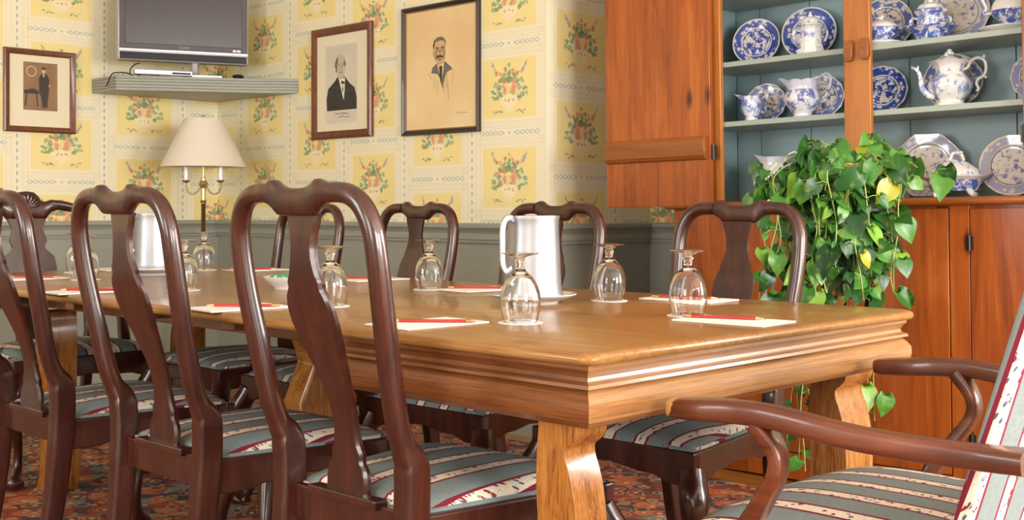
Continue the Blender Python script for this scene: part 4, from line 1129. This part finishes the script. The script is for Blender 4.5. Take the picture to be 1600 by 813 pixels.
m = MB(); m.sweep([(-.099, 0, 1.455), (0, 0, 1.452), (.099, 0, 1.455)], .002, segs=6); m.sweep([(0, -.099, 1.455), (0, 0, 1.452), (0, .099, 1.455)], .002, segs=6); m.lathe([(.004, 1.25), (.004, 1.47), (.009, 1.475), (.009, 1.485), (.001, 1.49)], 12); m.build('harp_and_finial', 'brass', lp)
# ================================================================ HUTCH
HX, HY, TH = 3.79, 1.99, -.0155
HM = Matrix.Translation((HX, HY, .0128)) @ Matrix.Rotation(TH, 4, 'X')
hu = thing('hutch_cupboard', 'large orange pine hutch with blue-grey shelves and open upper doors', 'cupboard', (HX, HY, .0128), rot=(TH, 0, 0))
def bx(a, b_, nm, mt, par=hu, bv=.003): return MB().box(a, b_).build(nm, mt, par, smooth=30, bevel=bv)
ZT = 2.36
# upper face frame
bx((0, .565, 1.013), (.022, .76, ZT), 'stile', 'pine_light'); bx((0, -.05, 1.013), (.022, .05, ZT), 'stile', 'pine_light'); bx((0, -.76, 1.013), (.022, -.565, ZT), 'stile', 'pine_light')
bx((0, -.76, 2.16), (.021, .76, ZT), 'top_rail', 'pine')
for s in (-1, 1):
    bx((.022, s*.715, 1.013), (.60, s*.74, ZT), 'side_panel', 'pine', bv=0)
    bx((.022, s*.700, 1.013), (.315, s*.715, ZT), 'inner_side', 'teal_paint', bv=0)
seams = [.70, .588, .363, -.042, -.426, -.70]
m = MB()
for a, b_ in zip(seams, seams[1:]): m.box((.315, b_+.0018, 1.013), (.33, a-.0018, ZT))
m.build('back_boards', 'teal_paint', hu, smooth=0, bevel=.0015)
bx((.331, -.715, 1.013), (.345, .715, ZT), 'backing', 'black_plastic', bv=0)
bx((0, -.76, ZT), (.60, .76, ZT+.02), 'top_board', 'pine')
SZ = [1.548, 1.320]
for z in (1.81, 1.548, 1.320): bx((.024, -.70, z-.020), (.315, .70, z), 'shelf', 'shelf_paint', bv=.002)
# worktop and base
m = MB(); R = []
for ins, z in ((.004, .989), (0, .994), (0, 1.006), (.004, 1.012), (.010, 1.013)):
    R.append([(x, y, z) for x, y in rrect(-.035+ins, -.815+ins, .62, .815-ins, .006, 2)])
m.rings(R).build('worktop', 'pine_batten', hu, smooth=50)
bx((.0, -.79, .985), (.6, .79, .9895), 'filler_strip', 'pine', bv=0)  # thin pine strip between base and worktop
bx((.025, -.78, .01), (.60, .78, .985), 'base_carcass', 'pine', bv=0)
m = MB()
for a, b_ in ((.79, .55),): m.box((0, b_+.001, .0), (.024, a, .985))
m.build('base_stile', 'pine', hu, smooth=30, bevel=.002)
bx((0, -.388, .0), (.024, -.322, .985), 'base_stile', 'pine', bv=.002)
bx((0, -.79, .0), (.024, -.742, .985), 'base_stile', 'pine', bv=.002)
m = MB()
for a, b_ in ((.547, .21), (.209, -.318)): m.box((.0, b_, .10), (.022, a, .975))
m.build('base_door', 'pine', hu, smooth=30, bevel=.0015)
dr = MB().box((-.001, -.738, .10), (.022, -.391, .975)).build('base_door', 'pine', hu, smooth=30, bevel=.002)
bx((0, -.74, .0), (.022, .548, .096), 'plinth_board', 'pine')
def hinge(y, z, par, x=-.006, h=.045):
    m = MB(); m.lathe([(.0045, -h/2), (.0045, h/2)], 10, T=Matrix.Translation((x, y, z)), caps=True); m.box((x+.001, y-.012, z-h/2+.004), (x+.005, y+.012, z+h/2-.004))
    return m.build('hinge', 'steel', par, smooth=40)
hinge(-.3895, .862, dr, -.004, .05); hinge(-.3895, .22, dr, -.004, .05)
# upper doors, folded back flat beside the cupboard
for s in (1, -1):
    a, b_ = .590, 1.100; m = MB()
    m.box((-.036, s*a, 1.000), (-.014, s*(a+.25), 2.19)); m.box((-.036, s*(a+.2505), 1.000), (-.014, s*b_, 2.19))
    d = m.build('upper_door', 'pine', hu, smooth=30, bevel=.0015)
    for z0, z1 in ((1.176, 1.268), (1.93, 2.02)):
        m = MB(); zc = (z0+z1)/2
        prof = [(-.036, z0), (-.052, z0+.004), (-.060, z0+.018), (-.060, z1-.018), (-.052, z1-.004), (-.036, z1)]
        R = [[(x, s*y, z) for x, z in prof] for y in (a+.012, b_-.006)]
        m.rings(R).build('batten', 'pine_batten', d, smooth=20, bevel=.002)
    for z in (1.205, 1.86): hinge(s*.580, z, d, -.030, .06)
for y, z in ((.024, 1.530), (-.037, 1.532)):
    m = MB(); m.prism([(-.011, -.036), (.011, -.036), (.016, -.020), (.016, .020), (.011, .036), (-.011, .036), (-.016, .020), (-.016, -.020)], 'yz', -.020, -.001, T=Matrix.Translation((0, y, z)))
    m.lathe([(.004, 0), (.0042, .002), (.001, .0025)], 10, T=Matrix.Translation((-.020, y, z)) @ Matrix.Rotation(-PI/2, 4, 'Y'))
    m.build('turn_button', 'pine_batten', hu, smooth=20, bevel=.003)

# ================================================================ CHINA
def hpos(u, x, z):
    y = atX(u, 300, HX + x).y - HY
    return HM @ Vector((x, y, z))
def stand(o, u, x, z, rz=0.0):
    o.matrix_basis = Matrix.Translation(hpos(u, x, z + .0006)) @ Matrix.Rotation(TH, 4, 'X') @ Matrix.Rotation(math.radians(rz), 4, 'Z'); return o
def plate_mesh(sides, wave=0):
    prof = [(.0, .030), (.50, .030), (.62, .040), (.66, .060), (.72, .085), (.97, .125), (.995, .132), (1.0, .125), (.98, .108), (.70, .060), (.60, .012), (.56, .0), (.52, .0), (.50, .010), (.0, .012)]
    m = MB(); n = 96; R = []
    for r, z in prof:
        ring = []
        for k in range(n):
            a = 2*PI*k/n; f = 1.0
            if sides and r > .55:
                seg = 2*PI/sides; q = (a % seg) - seg/2; g = math.cos(seg/2)/math.cos(q)
                w_ = (r-.55)/.45; f = 1 + (g*(1+.5*(1-math.cos(seg/2))) - 1)*w_
            if wave and r > .55: f *= 1 + .012*((r-.55)/.45)*abs(math.sin(a*wave/2))
            ring.append((max(r, .002)*f*math.cos(a), max(r, .002)*f*math.sin(a), z))
        R.append(ring)
    return m.rings(R, caps=True)
PM = {}
def plate(u, x, z, R, mat, label, sides=0, tilt=13, yaw=18, sx=1.0, wave=0, turn=0, nm='leaning_plate', cat='plate'):
    o = plate_mesh(sides, wave).build(nm, mat, None, smooth=50)
    t = math.radians(tilt)
    Y = Vector((math.sin(t), 0, math.cos(t))); Z = Vector((-math.cos(t), 0, math.sin(t))); X = Y.cross(Z)
    RM = Matrix((X, Y, Z)).transposed().to_4x4()
    base = hpos(u, x, z + .001)
    o.matrix_basis = Matrix.Translation(base) @ Matrix.Rotation(TH, 4, 'X') @ Matrix.Rotation(math.radians(yaw), 4, 'Z') @ Matrix.Translation(Y*R*1.0) @ RM @ Matrix.Diagonal((R*sx, R, R*.9, 1)) @ Matrix.Rotation(math.radians(turn), 4, 'Z')
    tag(o, label, cat, 'blue and white plates in the hutch'); return o
CT, S1, S2 = 1.013, 1.548, 1.320
plate(1189, .19, S1, .094, 'plate_dark', 'dark blue flowered plate at the left end of the upper shelf')
plate(1272, .21, S1, .104, 'plate_dark', 'dark blue plate behind the lidded sugar bowl', turn=40)
plate(1203, .20, S2, .079, 'plate_mid', 'twelve-sided blue plate behind the small creamer', sides=12)
plate(1291, .20, S2, .084, 'plate_mid', 'many-sided blue plate behind the scalloped jug', sides=12, turn=60)
plate(1386, .20, S2, .090, 'plate_dark', 'blue plate with a round landscape left of the teapot', sides=12, turn=120)
plate(1498, .21, S2, .099, 'plate_mid', 'dark plate partly hidden behind the teapot', sides=12, turn=200)
plate(1634, .20, S2, .088, 'plate_pale', 'pale plate cut by the right edge of the photo on the lower shelf', sides=12)
plate(1392, .21, S1, .100, 'plate_mid', 'plate with a ringed border beside the door stile, upper shelf', turn=20)
plate(1503, .21, S1, .108, 'plate_grey', 'faded grey-blue platter behind the lidded sauce tureen', wave=16, sx=1.05, nm='leaning_platter', cat='platter')
plate(1216, .20, CT, .085, 'plate_mid', 'blue plate behind the ewer on the counter', sides=12, turn=70)
plate(1455, .21, CT, .118, 'plate_grey', 'large eight-sided platter behind the covered dish', sides=8, sx=1.0, turn=22, nm='leaning_platter', cat='platter')
plate(1590, .18, CT, .104, 'plate_pale', 'scalloped pale plate at the right end of the counter', wave=20)

def oct_lathe(prof, n=8, off=.5, T=None, sx=1, sy=1, soft=.55):
    """faceted body: blend of polygon and circle"""
    m = MB(); N = 64; R = []
    for r, z in prof:
        ring = []
        for k in range(N):
            a = 2*PI*k/N; seg = 2*PI/n; q = ((a + off*seg) % seg) - seg/2
            g = math.cos(seg/2)/math.cos(q)*(1+.5*(1-math.cos(seg/2))); f = 1 + (g-1)*soft
            ring.append((r*f*math.cos(a)*sx, r*f*math.sin(a)*sy, z))
        R.append(ring)
    return m.rings(R, T=T)
def jug(nm, label, cat, mat, prof, hpath, hw, lip, n=8, sc=1.0, lipstart=.8, scallop=0, soft=.5):
    """spout toward +x, handle toward -x. lip = how far the pouring lip is drawn out and up"""
    t = thing(nm, label, cat); zt = max(z for r, z in prof)
    pr = smooth_path(prof, 4); inner = [(max(r-.0035, .002), z) for r, z in reversed(pr[len(pr)//4:])] 
    m = oct_lathe(pr + inner[1:], n, soft=soft)
    for i, v in enumerate(m.v):
        a = math.atan2(v.y, v.x); h = v.z/zt
        if h > lipstart:
            w = ((h-lipstart)/(1-lipstart))
            k = max(0, math.cos(a))**6 * w**1.3
            kb = max(0, -math.cos(a))**4 * w
            m.v[i] = Vector((v.x*(1+lip[0]*k), v.y*(1-.25*k), v.z + lip[1]*k + lip[2]*kb + (scallop*abs(math.sin(a*4))*w if scallop else 0)))
    m.build('body', mat, t, smooth=40, )
    q = smooth_path(hpath, 6)
    MB().sweep([(x, 0, z) for x, z in q], [(hw*.75, hw*1.1)]*len(q), up=(0, 1, 0), segs=12).build('handle', mat, t, smooth=60)
    for c in [t]: c.scale = (sc,)*3
    return t
def place(t, u, x, z, rz, sc=1.0):
    stand(t, u, x, z, rz); 
    if sc != 1.0: t.matrix_basis = t.matrix_basis @ Matrix.Scale(sc, 4)
    t['group'] = 'blue and white serving china in the hutch'; return t
# creamer
t = jug('creamer', 'small blue printed creamer at the left of the lower shelf', 'creamer', 'pot_a', [(.030, 0), (.029, .006), (.024, .012), (.034, .030), (.042, .048), (.041, .062), (.038, .074), (.042, .092), (.044, .098)],
        [(-.036, .088), (-.052, .098), (-.062, .104), (-.058, .090), (-.056, .068), (-.050, .050), (-.058, .040), (-.036, .036)], .005, (.75, .016, .0), 8)
place(t, 1182, .12, S2, 118)
# scalloped jug
t = jug('scalloped_jug', 'large scalloped white and blue jug on the lower shelf', 'jug', 'pot_b', [(.040, 0), (.039, .006), (.033, .014), (.050, .034), (.066, .058), (.069, .078), (.062, .098), (.056, .110), (.060, .128), (.065, .138)],
        [(-.052, .128), (-.066, .155), (-.088, .166), (-.104, .152), (-.100, .118), (-.088, .088), (-.076, .076), (-.082, .062), (-.060, .058)], .006, (.38, .012, .004), 16, scallop=.006)
place(t, 1262, .115, S2, 118, .98)
# ewer on the counter
t = jug('ewer', 'tall white ewer with violet print behind the plant leaves', 'ewer', 'pot_b', [(.042, 0), (.041, .006), (.036, .012), (.052, .040), (.062, .070), (.060, .095), (.046, .125), (.040, .145), (.046, .165), (.050, .172)],
        [(-.044, .160), (-.064, .182), (-.086, .188), (-.098, .168), (-.094, .130), (-.080, .095), (-.060, .078)], .006, (.85, .018, .0), 8, lipstart=.78)
place(t, 1214, .12, CT, 118, .98)
def lidded(nm, label, cat, mat, body, lid, finial, handles, n=8, off=.5):
    t = thing(nm, label, cat)
    oct_lathe(smooth_path(body, 4), n, off, soft=.8).build('body', mat, t, smooth=35)
    oct_lathe(smooth_path(lid, 4), n, off, soft=.8).build('lid', mat, t, smooth=35)
    m = MB()
    for c, r in finial: m.ball(c, r, 14, 8)
    m.build('finial', 'white_china', t, smooth=60)
    for s in handles:
        h = smooth_path([(s*x, z) for x, z in handles[s]], 5)
        MB().sweep([(x, 0, z) for x, z in h], (.0048, .0065), up=(0, 1, 0), segs=12).build('handle', mat, t, smooth=60)
    return t
# sugar bowl
hs = [(.040, .098), (.058, .102), (.066, .088), (.062, .068), (.054, .052)]
t = lidded('sugar_bowl', 'eight-sided lidded white sugar bowl standing before a dark blue plate', 'sugar bowl', 'pot_w', [(.002, .004), (.048, .004), (.056, 0), (.058, .004), (.055, .010), (.050, .030), (.043, .075), (.041, .098), (.050, .110), (.056, .114), (.050, .116)],
           [(.057, .116), (.055, .121), (.046, .126), (.036, .142), (.020, .152), (.002, .154)], [((0, 0, .158), (.009, .009, .007)), ((0, 0, .167), (.006, .006, .006))], {1: hs, -1: hs}, 8)
place(t, 1276, .105, S1, 118, .93)
# sauce tureen sitting in its bowl
t = lidded('sauce_tureen', 'lidded blue printed sauce pot standing in a flared bowl', 'tureen', 'pot_a', [(.002, .006), (.040, .006), (.044, .010), (.050, .040), (.049, .072), (.052, .082), (.058, .088), (.052, .090)],
           [(.060, .089), (.060, .097), (.050, .104), (.040, .118), (.020, .126), (.002, .128)], [((0, 0, .133), (.010, .010, .007)), ((0, 0, .143), (.006, .006, .006))], {1: [(x+.006, z-.03) for x, z in hs], -1: [(x+.006, z-.03) for x, z in hs]}, 8)
place(t, 1465, .125, S1+.018, 118, .92)
m = oct_lathe(smooth_path([(.004, .006), (.036, .006), (.040, 0), (.046, 0), (.050, .010), (.066, .034), (.088, .048), (.090, .051), (.086, .052), (.064, .040), (.046, .016), (.004, .014)], 3), 8, soft=.6)
o = m.build('flared_bowl', 'pot_c', None, smooth=35); tag(o, 'flared blue printed bowl holding the lidded sauce pot', 'bowl'); stand(o, 1466, .125, S1, 118)
# round covered tureen by the stile
t = lidded('covered_tureen', 'round blue and white covered tureen beside the door stile, upper shelf', 'tureen', 'pot_c', [(.002, .010), (.028, .006), (.034, .0), (.038, .0), (.042, .012), (.058, .030), (.062, .046), (.060, .058), (.056, .060)],
           [(.062, .060), (.060, .066), (.046, .078), (.020, .088), (.002, .090)], [((0, 0, .094), (.012, .007, .006)), ((-.006, 0, .101), (.007, .006, .006))], {1: [(.056, .050), (.072, .056), (.074, .044), (.058, .040)], -1: [(.056, .050), (.072, .056), (.074, .044), (.058, .040)]}, 16)
place(t, 1386, .125, S1+.010, 118, 1.0)
def stand_plate(nm, label, u, x, z, R, mat='white_china', sx=1.0):
    m = MB(); m.lathe([(.002, .003), (.55, .003), (.60, 0), (.64, 0), (.66, .004), (1.0, .014), (1.01, .016), (1.0, .018), (.62, .009), (.002, .008)], 64)
    for i, v in enumerate(m.v): m.v[i] = Vector((v.x*R*sx, v.y*R, v.z))
    o = m.build(nm, mat, None, smooth=50); stand(o, u, x, z, 118); tag(o, label, 'plate', 'white stands under serving pieces'); return o
stand_plate('under_plate', 'white plate under the round covered tureen', 1386, .125, S1, .076)
stand_plate('under_plate', 'white platter under the big jug at the right end of the upper shelf', 1592, .135, S1, .105)
t = jug('printed_jug', 'big jug with dark blue scene cut by the right edge, on the upper shelf', 'jug', 'pot_c', [(.046, 0), (.045, .006), (.040, .014), (.060, .032), (.074, .056), (.070, .082), (.056, .104), (.052, .120), (.060, .138), (.066, .146)],
        [(-.056, .130), (-.078, .158), (-.100, .160), (-.108, .138), (-.100, .100), (-.088, .070), (-.098, .052), (-.072, .050)], .008, (.4, .012, 0), 8)
place(t, 1596, .135, S1+.018, -62, .95)
# teapot
t = thing('teapot', 'white and blue eight-sided teapot with flower finial on the lower shelf', 'teapot')
m = oct_lathe(smooth_path([(.002, .006), (.042, .006), (.050, 0), (.054, 0), (.052, .010), (.044, .018), (.060, .040), (.071, .062), (.072, .078), (.062, .100), (.048, .118), (.045, .130), (.052, .146), (.068, .156), (.070, .158), (.060, .158), (.002, .156)], 4), 8, 0, soft=.75); m.build('body', 'pot_w', t, smooth=35)
m = oct_lathe([(.046, .156), (.044, .160), (.030, .168), (.016, .176), (.002, .178)], 8, 0); m.build('lid', 'pot_w', t, smooth=35)
m = MB(); [m.ball((.008*math.cos(a), .008*math.sin(a), .186), (.008, .008, .006), 10, 6) for a in (0, 1.57, 3.14, 4.71)]; m.ball((0, 0, .193), .009, 12, 8); m.ball((.012, 0, .180), (.008, .005, .004), 8, 6); m.build('finial', 'white_china', t, smooth=60)
q = smooth_path([(.050, .040, .016), (.074, .046, .0145), (.092, .072, .0115), (.096, .105, .009), (.104, .128, .0075), (.116, .139, .0065), (.126, .142, .006)], 5)
m = MB(); m.sweep([(x, 0, z) for x, z, r in q], [(r*.85, r) for x, z, r in q], up=(0, 1, 0), segs=14, ex=2.6); m.ball((.104, 0, .140), (.004, .004, .008), 8, 6); m.build('spout', 'pot_w', t, smooth=50)
q = smooth_path([(-.044, .128), (-.058, .134), (-.070, .156), (-.092, .166), (-.112, .156), (-.118, .130), (-.110, .104), (-.094, .094), (-.086, .078), (-.092, .060), (-.086, .050)], 5)
m = MB(); m.sweep([(x, 0, z) for x, z in q], (.0058, .0075), up=(0, 1, 0), segs=12); m.ball((-.112, 0, .170), (.006, .005, .008), 8, 6); m.ball((-.116, 0, .098), (.006, .005, .005), 8, 6); m.build('handle', 'white_china', t, smooth=60)
place(t, 1494, .125, S2, 116, .98)
# covered vegetable dish on feet
t = thing('covered_dish', 'white and blue covered vegetable dish on scroll feet on the counter', 'covered dish')
def oblong(prof, a, b, n=48, lobes=0):
    R = []
    for f, z in prof:
        R.append([(a*f*math.copysign(abs(math.cos(2*PI*k/n))**.8, math.cos(2*PI*k/n))*(1+lobes*abs(math.sin(4*PI*k/n))), b*f*math.copysign(abs(math.sin(2*PI*k/n))**.8, math.sin(2*PI*k/n)), z) for k in range(n)])
    return MB().rings(R)
m = oblong(smooth_path([(.02, .022), (.66, .020), (.74, .026), (.82, .040), (.86, .056), (1.0, .066), (1.04, .070), (1.03, .073), (.86, .068), (.02, .062)], 3), .104, .070)
for i, v in enumerate(m.v):
    if abs(v.x) > .09: m.v[i] = Vector((v.x*1.10, v.y*.9, v.z + (abs(v.x)-.09)*.35))
m.build('dish', 'pot_c', t, smooth=45)
m = oblong(smooth_path([(.84, .070), (.84, .078), (.76, .094), (.52, .112), (.30, .122), (.12, .128), (.02, .129)], 3), .098, .066, lobes=.03); m.build('lid', 'pot_w', t, smooth=45)
m = MB(); m.sweep(smooth_path([(-.028, 0, .122), (-.022, 0, .142), (-.006, 0, .150), (.008, 0, .146), (.014, 0, .130), (.026, 0, .120)], 4), (.006, .007), up=(0, 1, 0), segs=10)
for a in range(5): m.ball((-.012 + .010*math.cos(a*1.256), .009*math.sin(a*1.256), .150), (.007, .007, .006), 8, 6)
m.build('finial', 'white_china', t, smooth=60)
for sx in (-1, 1):
    for sy in (-1, 1):
        m = MB(); m.sweep(smooth_path([(sx*.040, sy*.030, .030), (sx*.050, sy*.038, .020), (sx*.056, sy*.042, .010), (sx*.066, sy*.046, .006)], 3), [(.014, .010)]*10, up=(0, 0, 1), segs=10)
        m.build('foot', 'white_china', t, smooth=60)
place(t, 1500, .112, CT, 108, 1.0)
m = MB(); m.lathe(smooth_path([(.002, .003), (.018, .003), (.022, 0), (.024, .004), (.030, .020), (.034, .040), (.036, .044), (.033, .044), (.028, .022), (.002, .010)], 3), 32)
o = m.build('small_cup', 'white_china', None, smooth=50); tag(o, 'small white cup half hidden by leaves on the counter', 'cup'); stand(o, 1407, .12, CT, 0)

# ================================================================ PLANT
PC = atX(1322, 300, 3.42); PX, PY = PC.x, PC.y
ps = thing('plant_stand', 'slender black iron plant stand carrying the trailing plant', 'plant stand', (PX, PY, 0))
m = MB(); m.lathe([(.001, .985), (.135, .985), (.135, .993), (.001, .993)], 40); m.build('top_plate', 'iron', ps, smooth=40)
for k in range(3):
    a = 2*PI*k/3 + 2.6; c, s_ = math.cos(a), math.sin(a)
    q = smooth_path([(.10, .984), (.095, .85), (.060, .60), (.045, .40), (.065, .20), (.120, .05), (.150, .008)], 5)
    MB().sweep([(r*c, r*s_, z) for r, z in q], .008, up=(0, 0, 1), segs=10).build('leg', 'iron', ps, smooth=60)
m = MB(); m.sweep([(.062*math.cos(2*PI*k/24), .062*math.sin(2*PI*k/24), .60) for k in range(24)], .005, segs=8, loop=True); m.build('ring', 'iron', ps, smooth=60)
pp = thing('trailing_plant', 'trailing heart-leaved plant spilling from a wicker basket before the hutch', 'plant', (PX, PY, .9935))
m = MB(); m.lathe([(.001, 0), (.105, 0), (.112, .004), (.128, .06), (.138, .12), (.146, .128), (.144, .138), (.134, .136), (.124, .06), (.10, .012), (.001, .010)], 48); m.build('basket', 'wicker', pp, smooth=50)
m = MB(); m.lathe([(.001, .118), (.06, .122), (.130, .114)], 24); m.build('soil', 'ink', pp, smooth=60)
rnd = random.Random(21)
leafV, leafF, leafC = [], [], []
def add_leaf(p, nrm, tip, size, col):
    n = nrm.normalized(); t = (tip - n*tip.dot(n)).normalized(); s_ = n.cross(t)
    b = len(leafV)
    prof = [(-.16, .0), (-.10, .26), (.05, .43), (.22, .47), (.42, .42), (.62, .30), (.82, .14), (1.0, .0)]
    fold = rnd.uniform(.10, .28); curl = rnd.uniform(.10, .40)
    for i, (y, w) in enumerate(prof):
        yy = y if i else .02
        dz = -curl*y*y
        if w == 0:
            q = p + t*(size*yy) + n*(size*dz); leafV.append(q)
        else:
            for k in (-1, -.5, 0, .5, 1):
                yk = yy - (.14*abs(k) if i == 1 else 0)
                q = p + t*(size*yk) + s_*(size*w*k) + n*(size*(dz + fold*w*abs(k)*1.2 - .25*fold*(abs(k) == 1)*w)); leafV.append(q)
    # indices: 0 | rows of 5 | last
    F_ = []
    rows = [[b+1+5*i+k for k in range(5)] for i in range(6)]
    for k in range(4): F_.append((b, rows[0][k+1], rows[0][k]))
    for i in range(5):
        for k in range(4): F_.append((rows[i][k], rows[i][k+1], rows[i+1][k+1], rows[i+1][k]))
    last = b + 31
    for k in range(4): F_.append((rows[5][k], rows[5][k+1], last))
    leafF.extend(F_); leafC.extend([col]*len(F_))
GREENS = ['#24541c', '#2d6622', '#1f4c26', '#3a7a2c', '#468530', '#285e2c', '#538c36']
def leafcol():
    r = rnd.random()
    return C('#a8a52e') if r < .02 else C('#83b444') if r < .09 else C(rnd.choice(GREENS))
Rv, Vv = Vector((RX, RY, 0)), Vector((VX, VY, 0))
vm = MB()
def vine(lat, dep, zend, top, step=.04, s0=.060, sway=.02):
    st = Vector((0, 0, .12)) + Rv*(lat*.25) + Vv*(dep*.25)
    P = [st, Rv*(lat*.65) + Vv*(dep*.65) + Vector((0, 0, top)), Rv*lat + Vv*dep + Vector((0, 0, top-.05))]
    z = top - .05; x = lat; d = dep
    while z > zend + .05:
        z -= .07; x += rnd.uniform(-sway, sway); d += rnd.uniform(-sway, sway)*.5
        P.append(Rv*x + Vv*d + Vector((0, 0, z)))
    q = [Vector(v) for v in smooth_path([tuple(v) for v in P], 5)]
    vm.sweep(q, .0022, up=(.3, .9, .1), segs=5)
    acc = 0; side = 1; nxt = step*rnd.uniform(.4, 1.4)
    for a, b_ in zip(q, q[1:]):
        acc += (b_-a).length
        if acc > nxt:
            nxt = acc + step*rnd.uniform(.6, 1.5); side = -side
            out = (Rv*side*rnd.uniform(.3, 1) - Vv*rnd.uniform(-.2, .9) + Vector((0, 0, rnd.uniform(-.2, .5)))).normalized()
            pet = rnd.uniform(.015, .045); lp_ = b_ + out*pet
            vm.sweep([b_, b_ + out*pet*.5 + Vector((0, 0, .006)), lp_], .0013, up=(.1, .2, .9), segs=4)
            nrm = (-Vv*rnd.uniform(.5, 1.2) + Rv*rnd.uniform(-.7, .7) + Vector((0, 0, rnd.uniform(-.1, .9))))
            tip = Vector((0, 0, -1))*rnd.uniform(.4, 1) + Rv*side*rnd.uniform(-.2, .9)
            add_leaf(lp_, nrm, tip, s0*rnd.choice((.6, .8, 1.0, 1.2, 1.5))*rnd.uniform(.85, 1.1), leafcol())
base = .9935
for i in range(26): vine(rnd.uniform(-.17, .17), rnd.uniform(-.20, .10), rnd.uniform(1.0, 1.12)-base, rnd.uniform(.10, .185), .042, .060)
for i in range(30): 
    lt = rnd.uniform(-.15, .15); vine(lt, rnd.uniform(-.20, -.02), rnd.uniform(.66, .90)-base, rnd.uniform(.11, .16), .046, .056, .016)
for i in range(6): vine(rnd.uniform(-.27, -.19), rnd.uniform(-.12, .02), rnd.uniform(.64, .80)-base, rnd.uniform(.12, .17), .065, .050)
for lt, ze in ((-.13, .20), (-.11, .28), (-.15, .24), (-.16, .18), (-.09, .36), (-.10, .20), (.05, .32), (.06, .36), (.08, .42), (.03, .50), (-.05, .55)): vine(lt, rnd.uniform(-.1, 0), ze-base, .15, .060, .052, .012)
for lt, tp in ((-.29, .09), (-.24, .11), (.29, .14), (.23, .15), (.10, .235), (.13, .20), (-.10, .20), (-.13, .21), (-.07, .18)): vine(lt, -.05, tp-.10, tp, .035, .062)
vm.build('stems', 'vine', pp, smooth=60)
me = bpy.data.meshes.new('foliage'); me.from_pydata([tuple(v) for v in leafV], [], leafF)
at = me.attributes.new('leafcol', 'FLOAT_COLOR', 'FACE')
for i, c in enumerate(leafC): at.data[i].color = c
me.materials.append(M['leaf']); me.polygons.foreach_set('use_smooth', [True]*len(me.polygons)); me.update()
fo = bpy.data.objects.new('foliage', me); COL.objects.link(fo); fo.parent = pp

# ================================================================ LIGHT
w = bpy.data.worlds.new('world'); scene.world = w; w.use_nodes = True
bg = w.node_tree.nodes['Background']; bg.inputs[0].default_value = (.90, .95, 1, 1); bg.inputs[1].default_value = 2.0
def area(name, loc, rot, sx, sy, power, col=(1, .98, .95)):
    l = bpy.data.lights.new(name, 'AREA'); l.shape = 'RECTANGLE'; l.size = sx; l.size_y = sy; l.energy = power; l.color = col
    o = bpy.data.objects.new(name, l); COL.objects.link(o); o.location = loc; o.rotation_euler = rot; return o
for i, (a, b_, z0, z1) in enumerate(WF): area('window_daylight', ((a+b_)/2, YF-.22, (z0+z1)/2), (PI/2, 0, 0), b_-a, z1-z0, LIGHT_F)
for i, (a, b_, z0, z1) in enumerate(WL): area('window_daylight', (XL-.22, (a+b_)/2, (z0+z1)/2), (PI/2, 0, -PI/2), b_-a, z1-z0, LIGHT_L)
for a, b_, z0, z1 in WR: area('window_daylight', (XA+.22, (a+b_)/2, (z0+z1)/2), (PI/2, 0, PI/2), b_-a, z1-z0, LIGHT_R)
scene.view_settings.view_transform = 'Standard'; scene.view_settings.look = 'None'; scene.view_settings.gamma = 1
scene.view_settings.exposure = EXPO
scene.view_settings.use_curve_mapping = False
scene.cycles.use_denoising = True
scene.cycles.max_bounces = 10; scene.cycles.diffuse_bounces = 4; scene.cycles.glossy_bounces = 4; scene.cycles.transmission_bounces = 10
scene.cycles.sample_clamp_indirect = 6
scene.cycles.caustics_reflective = False
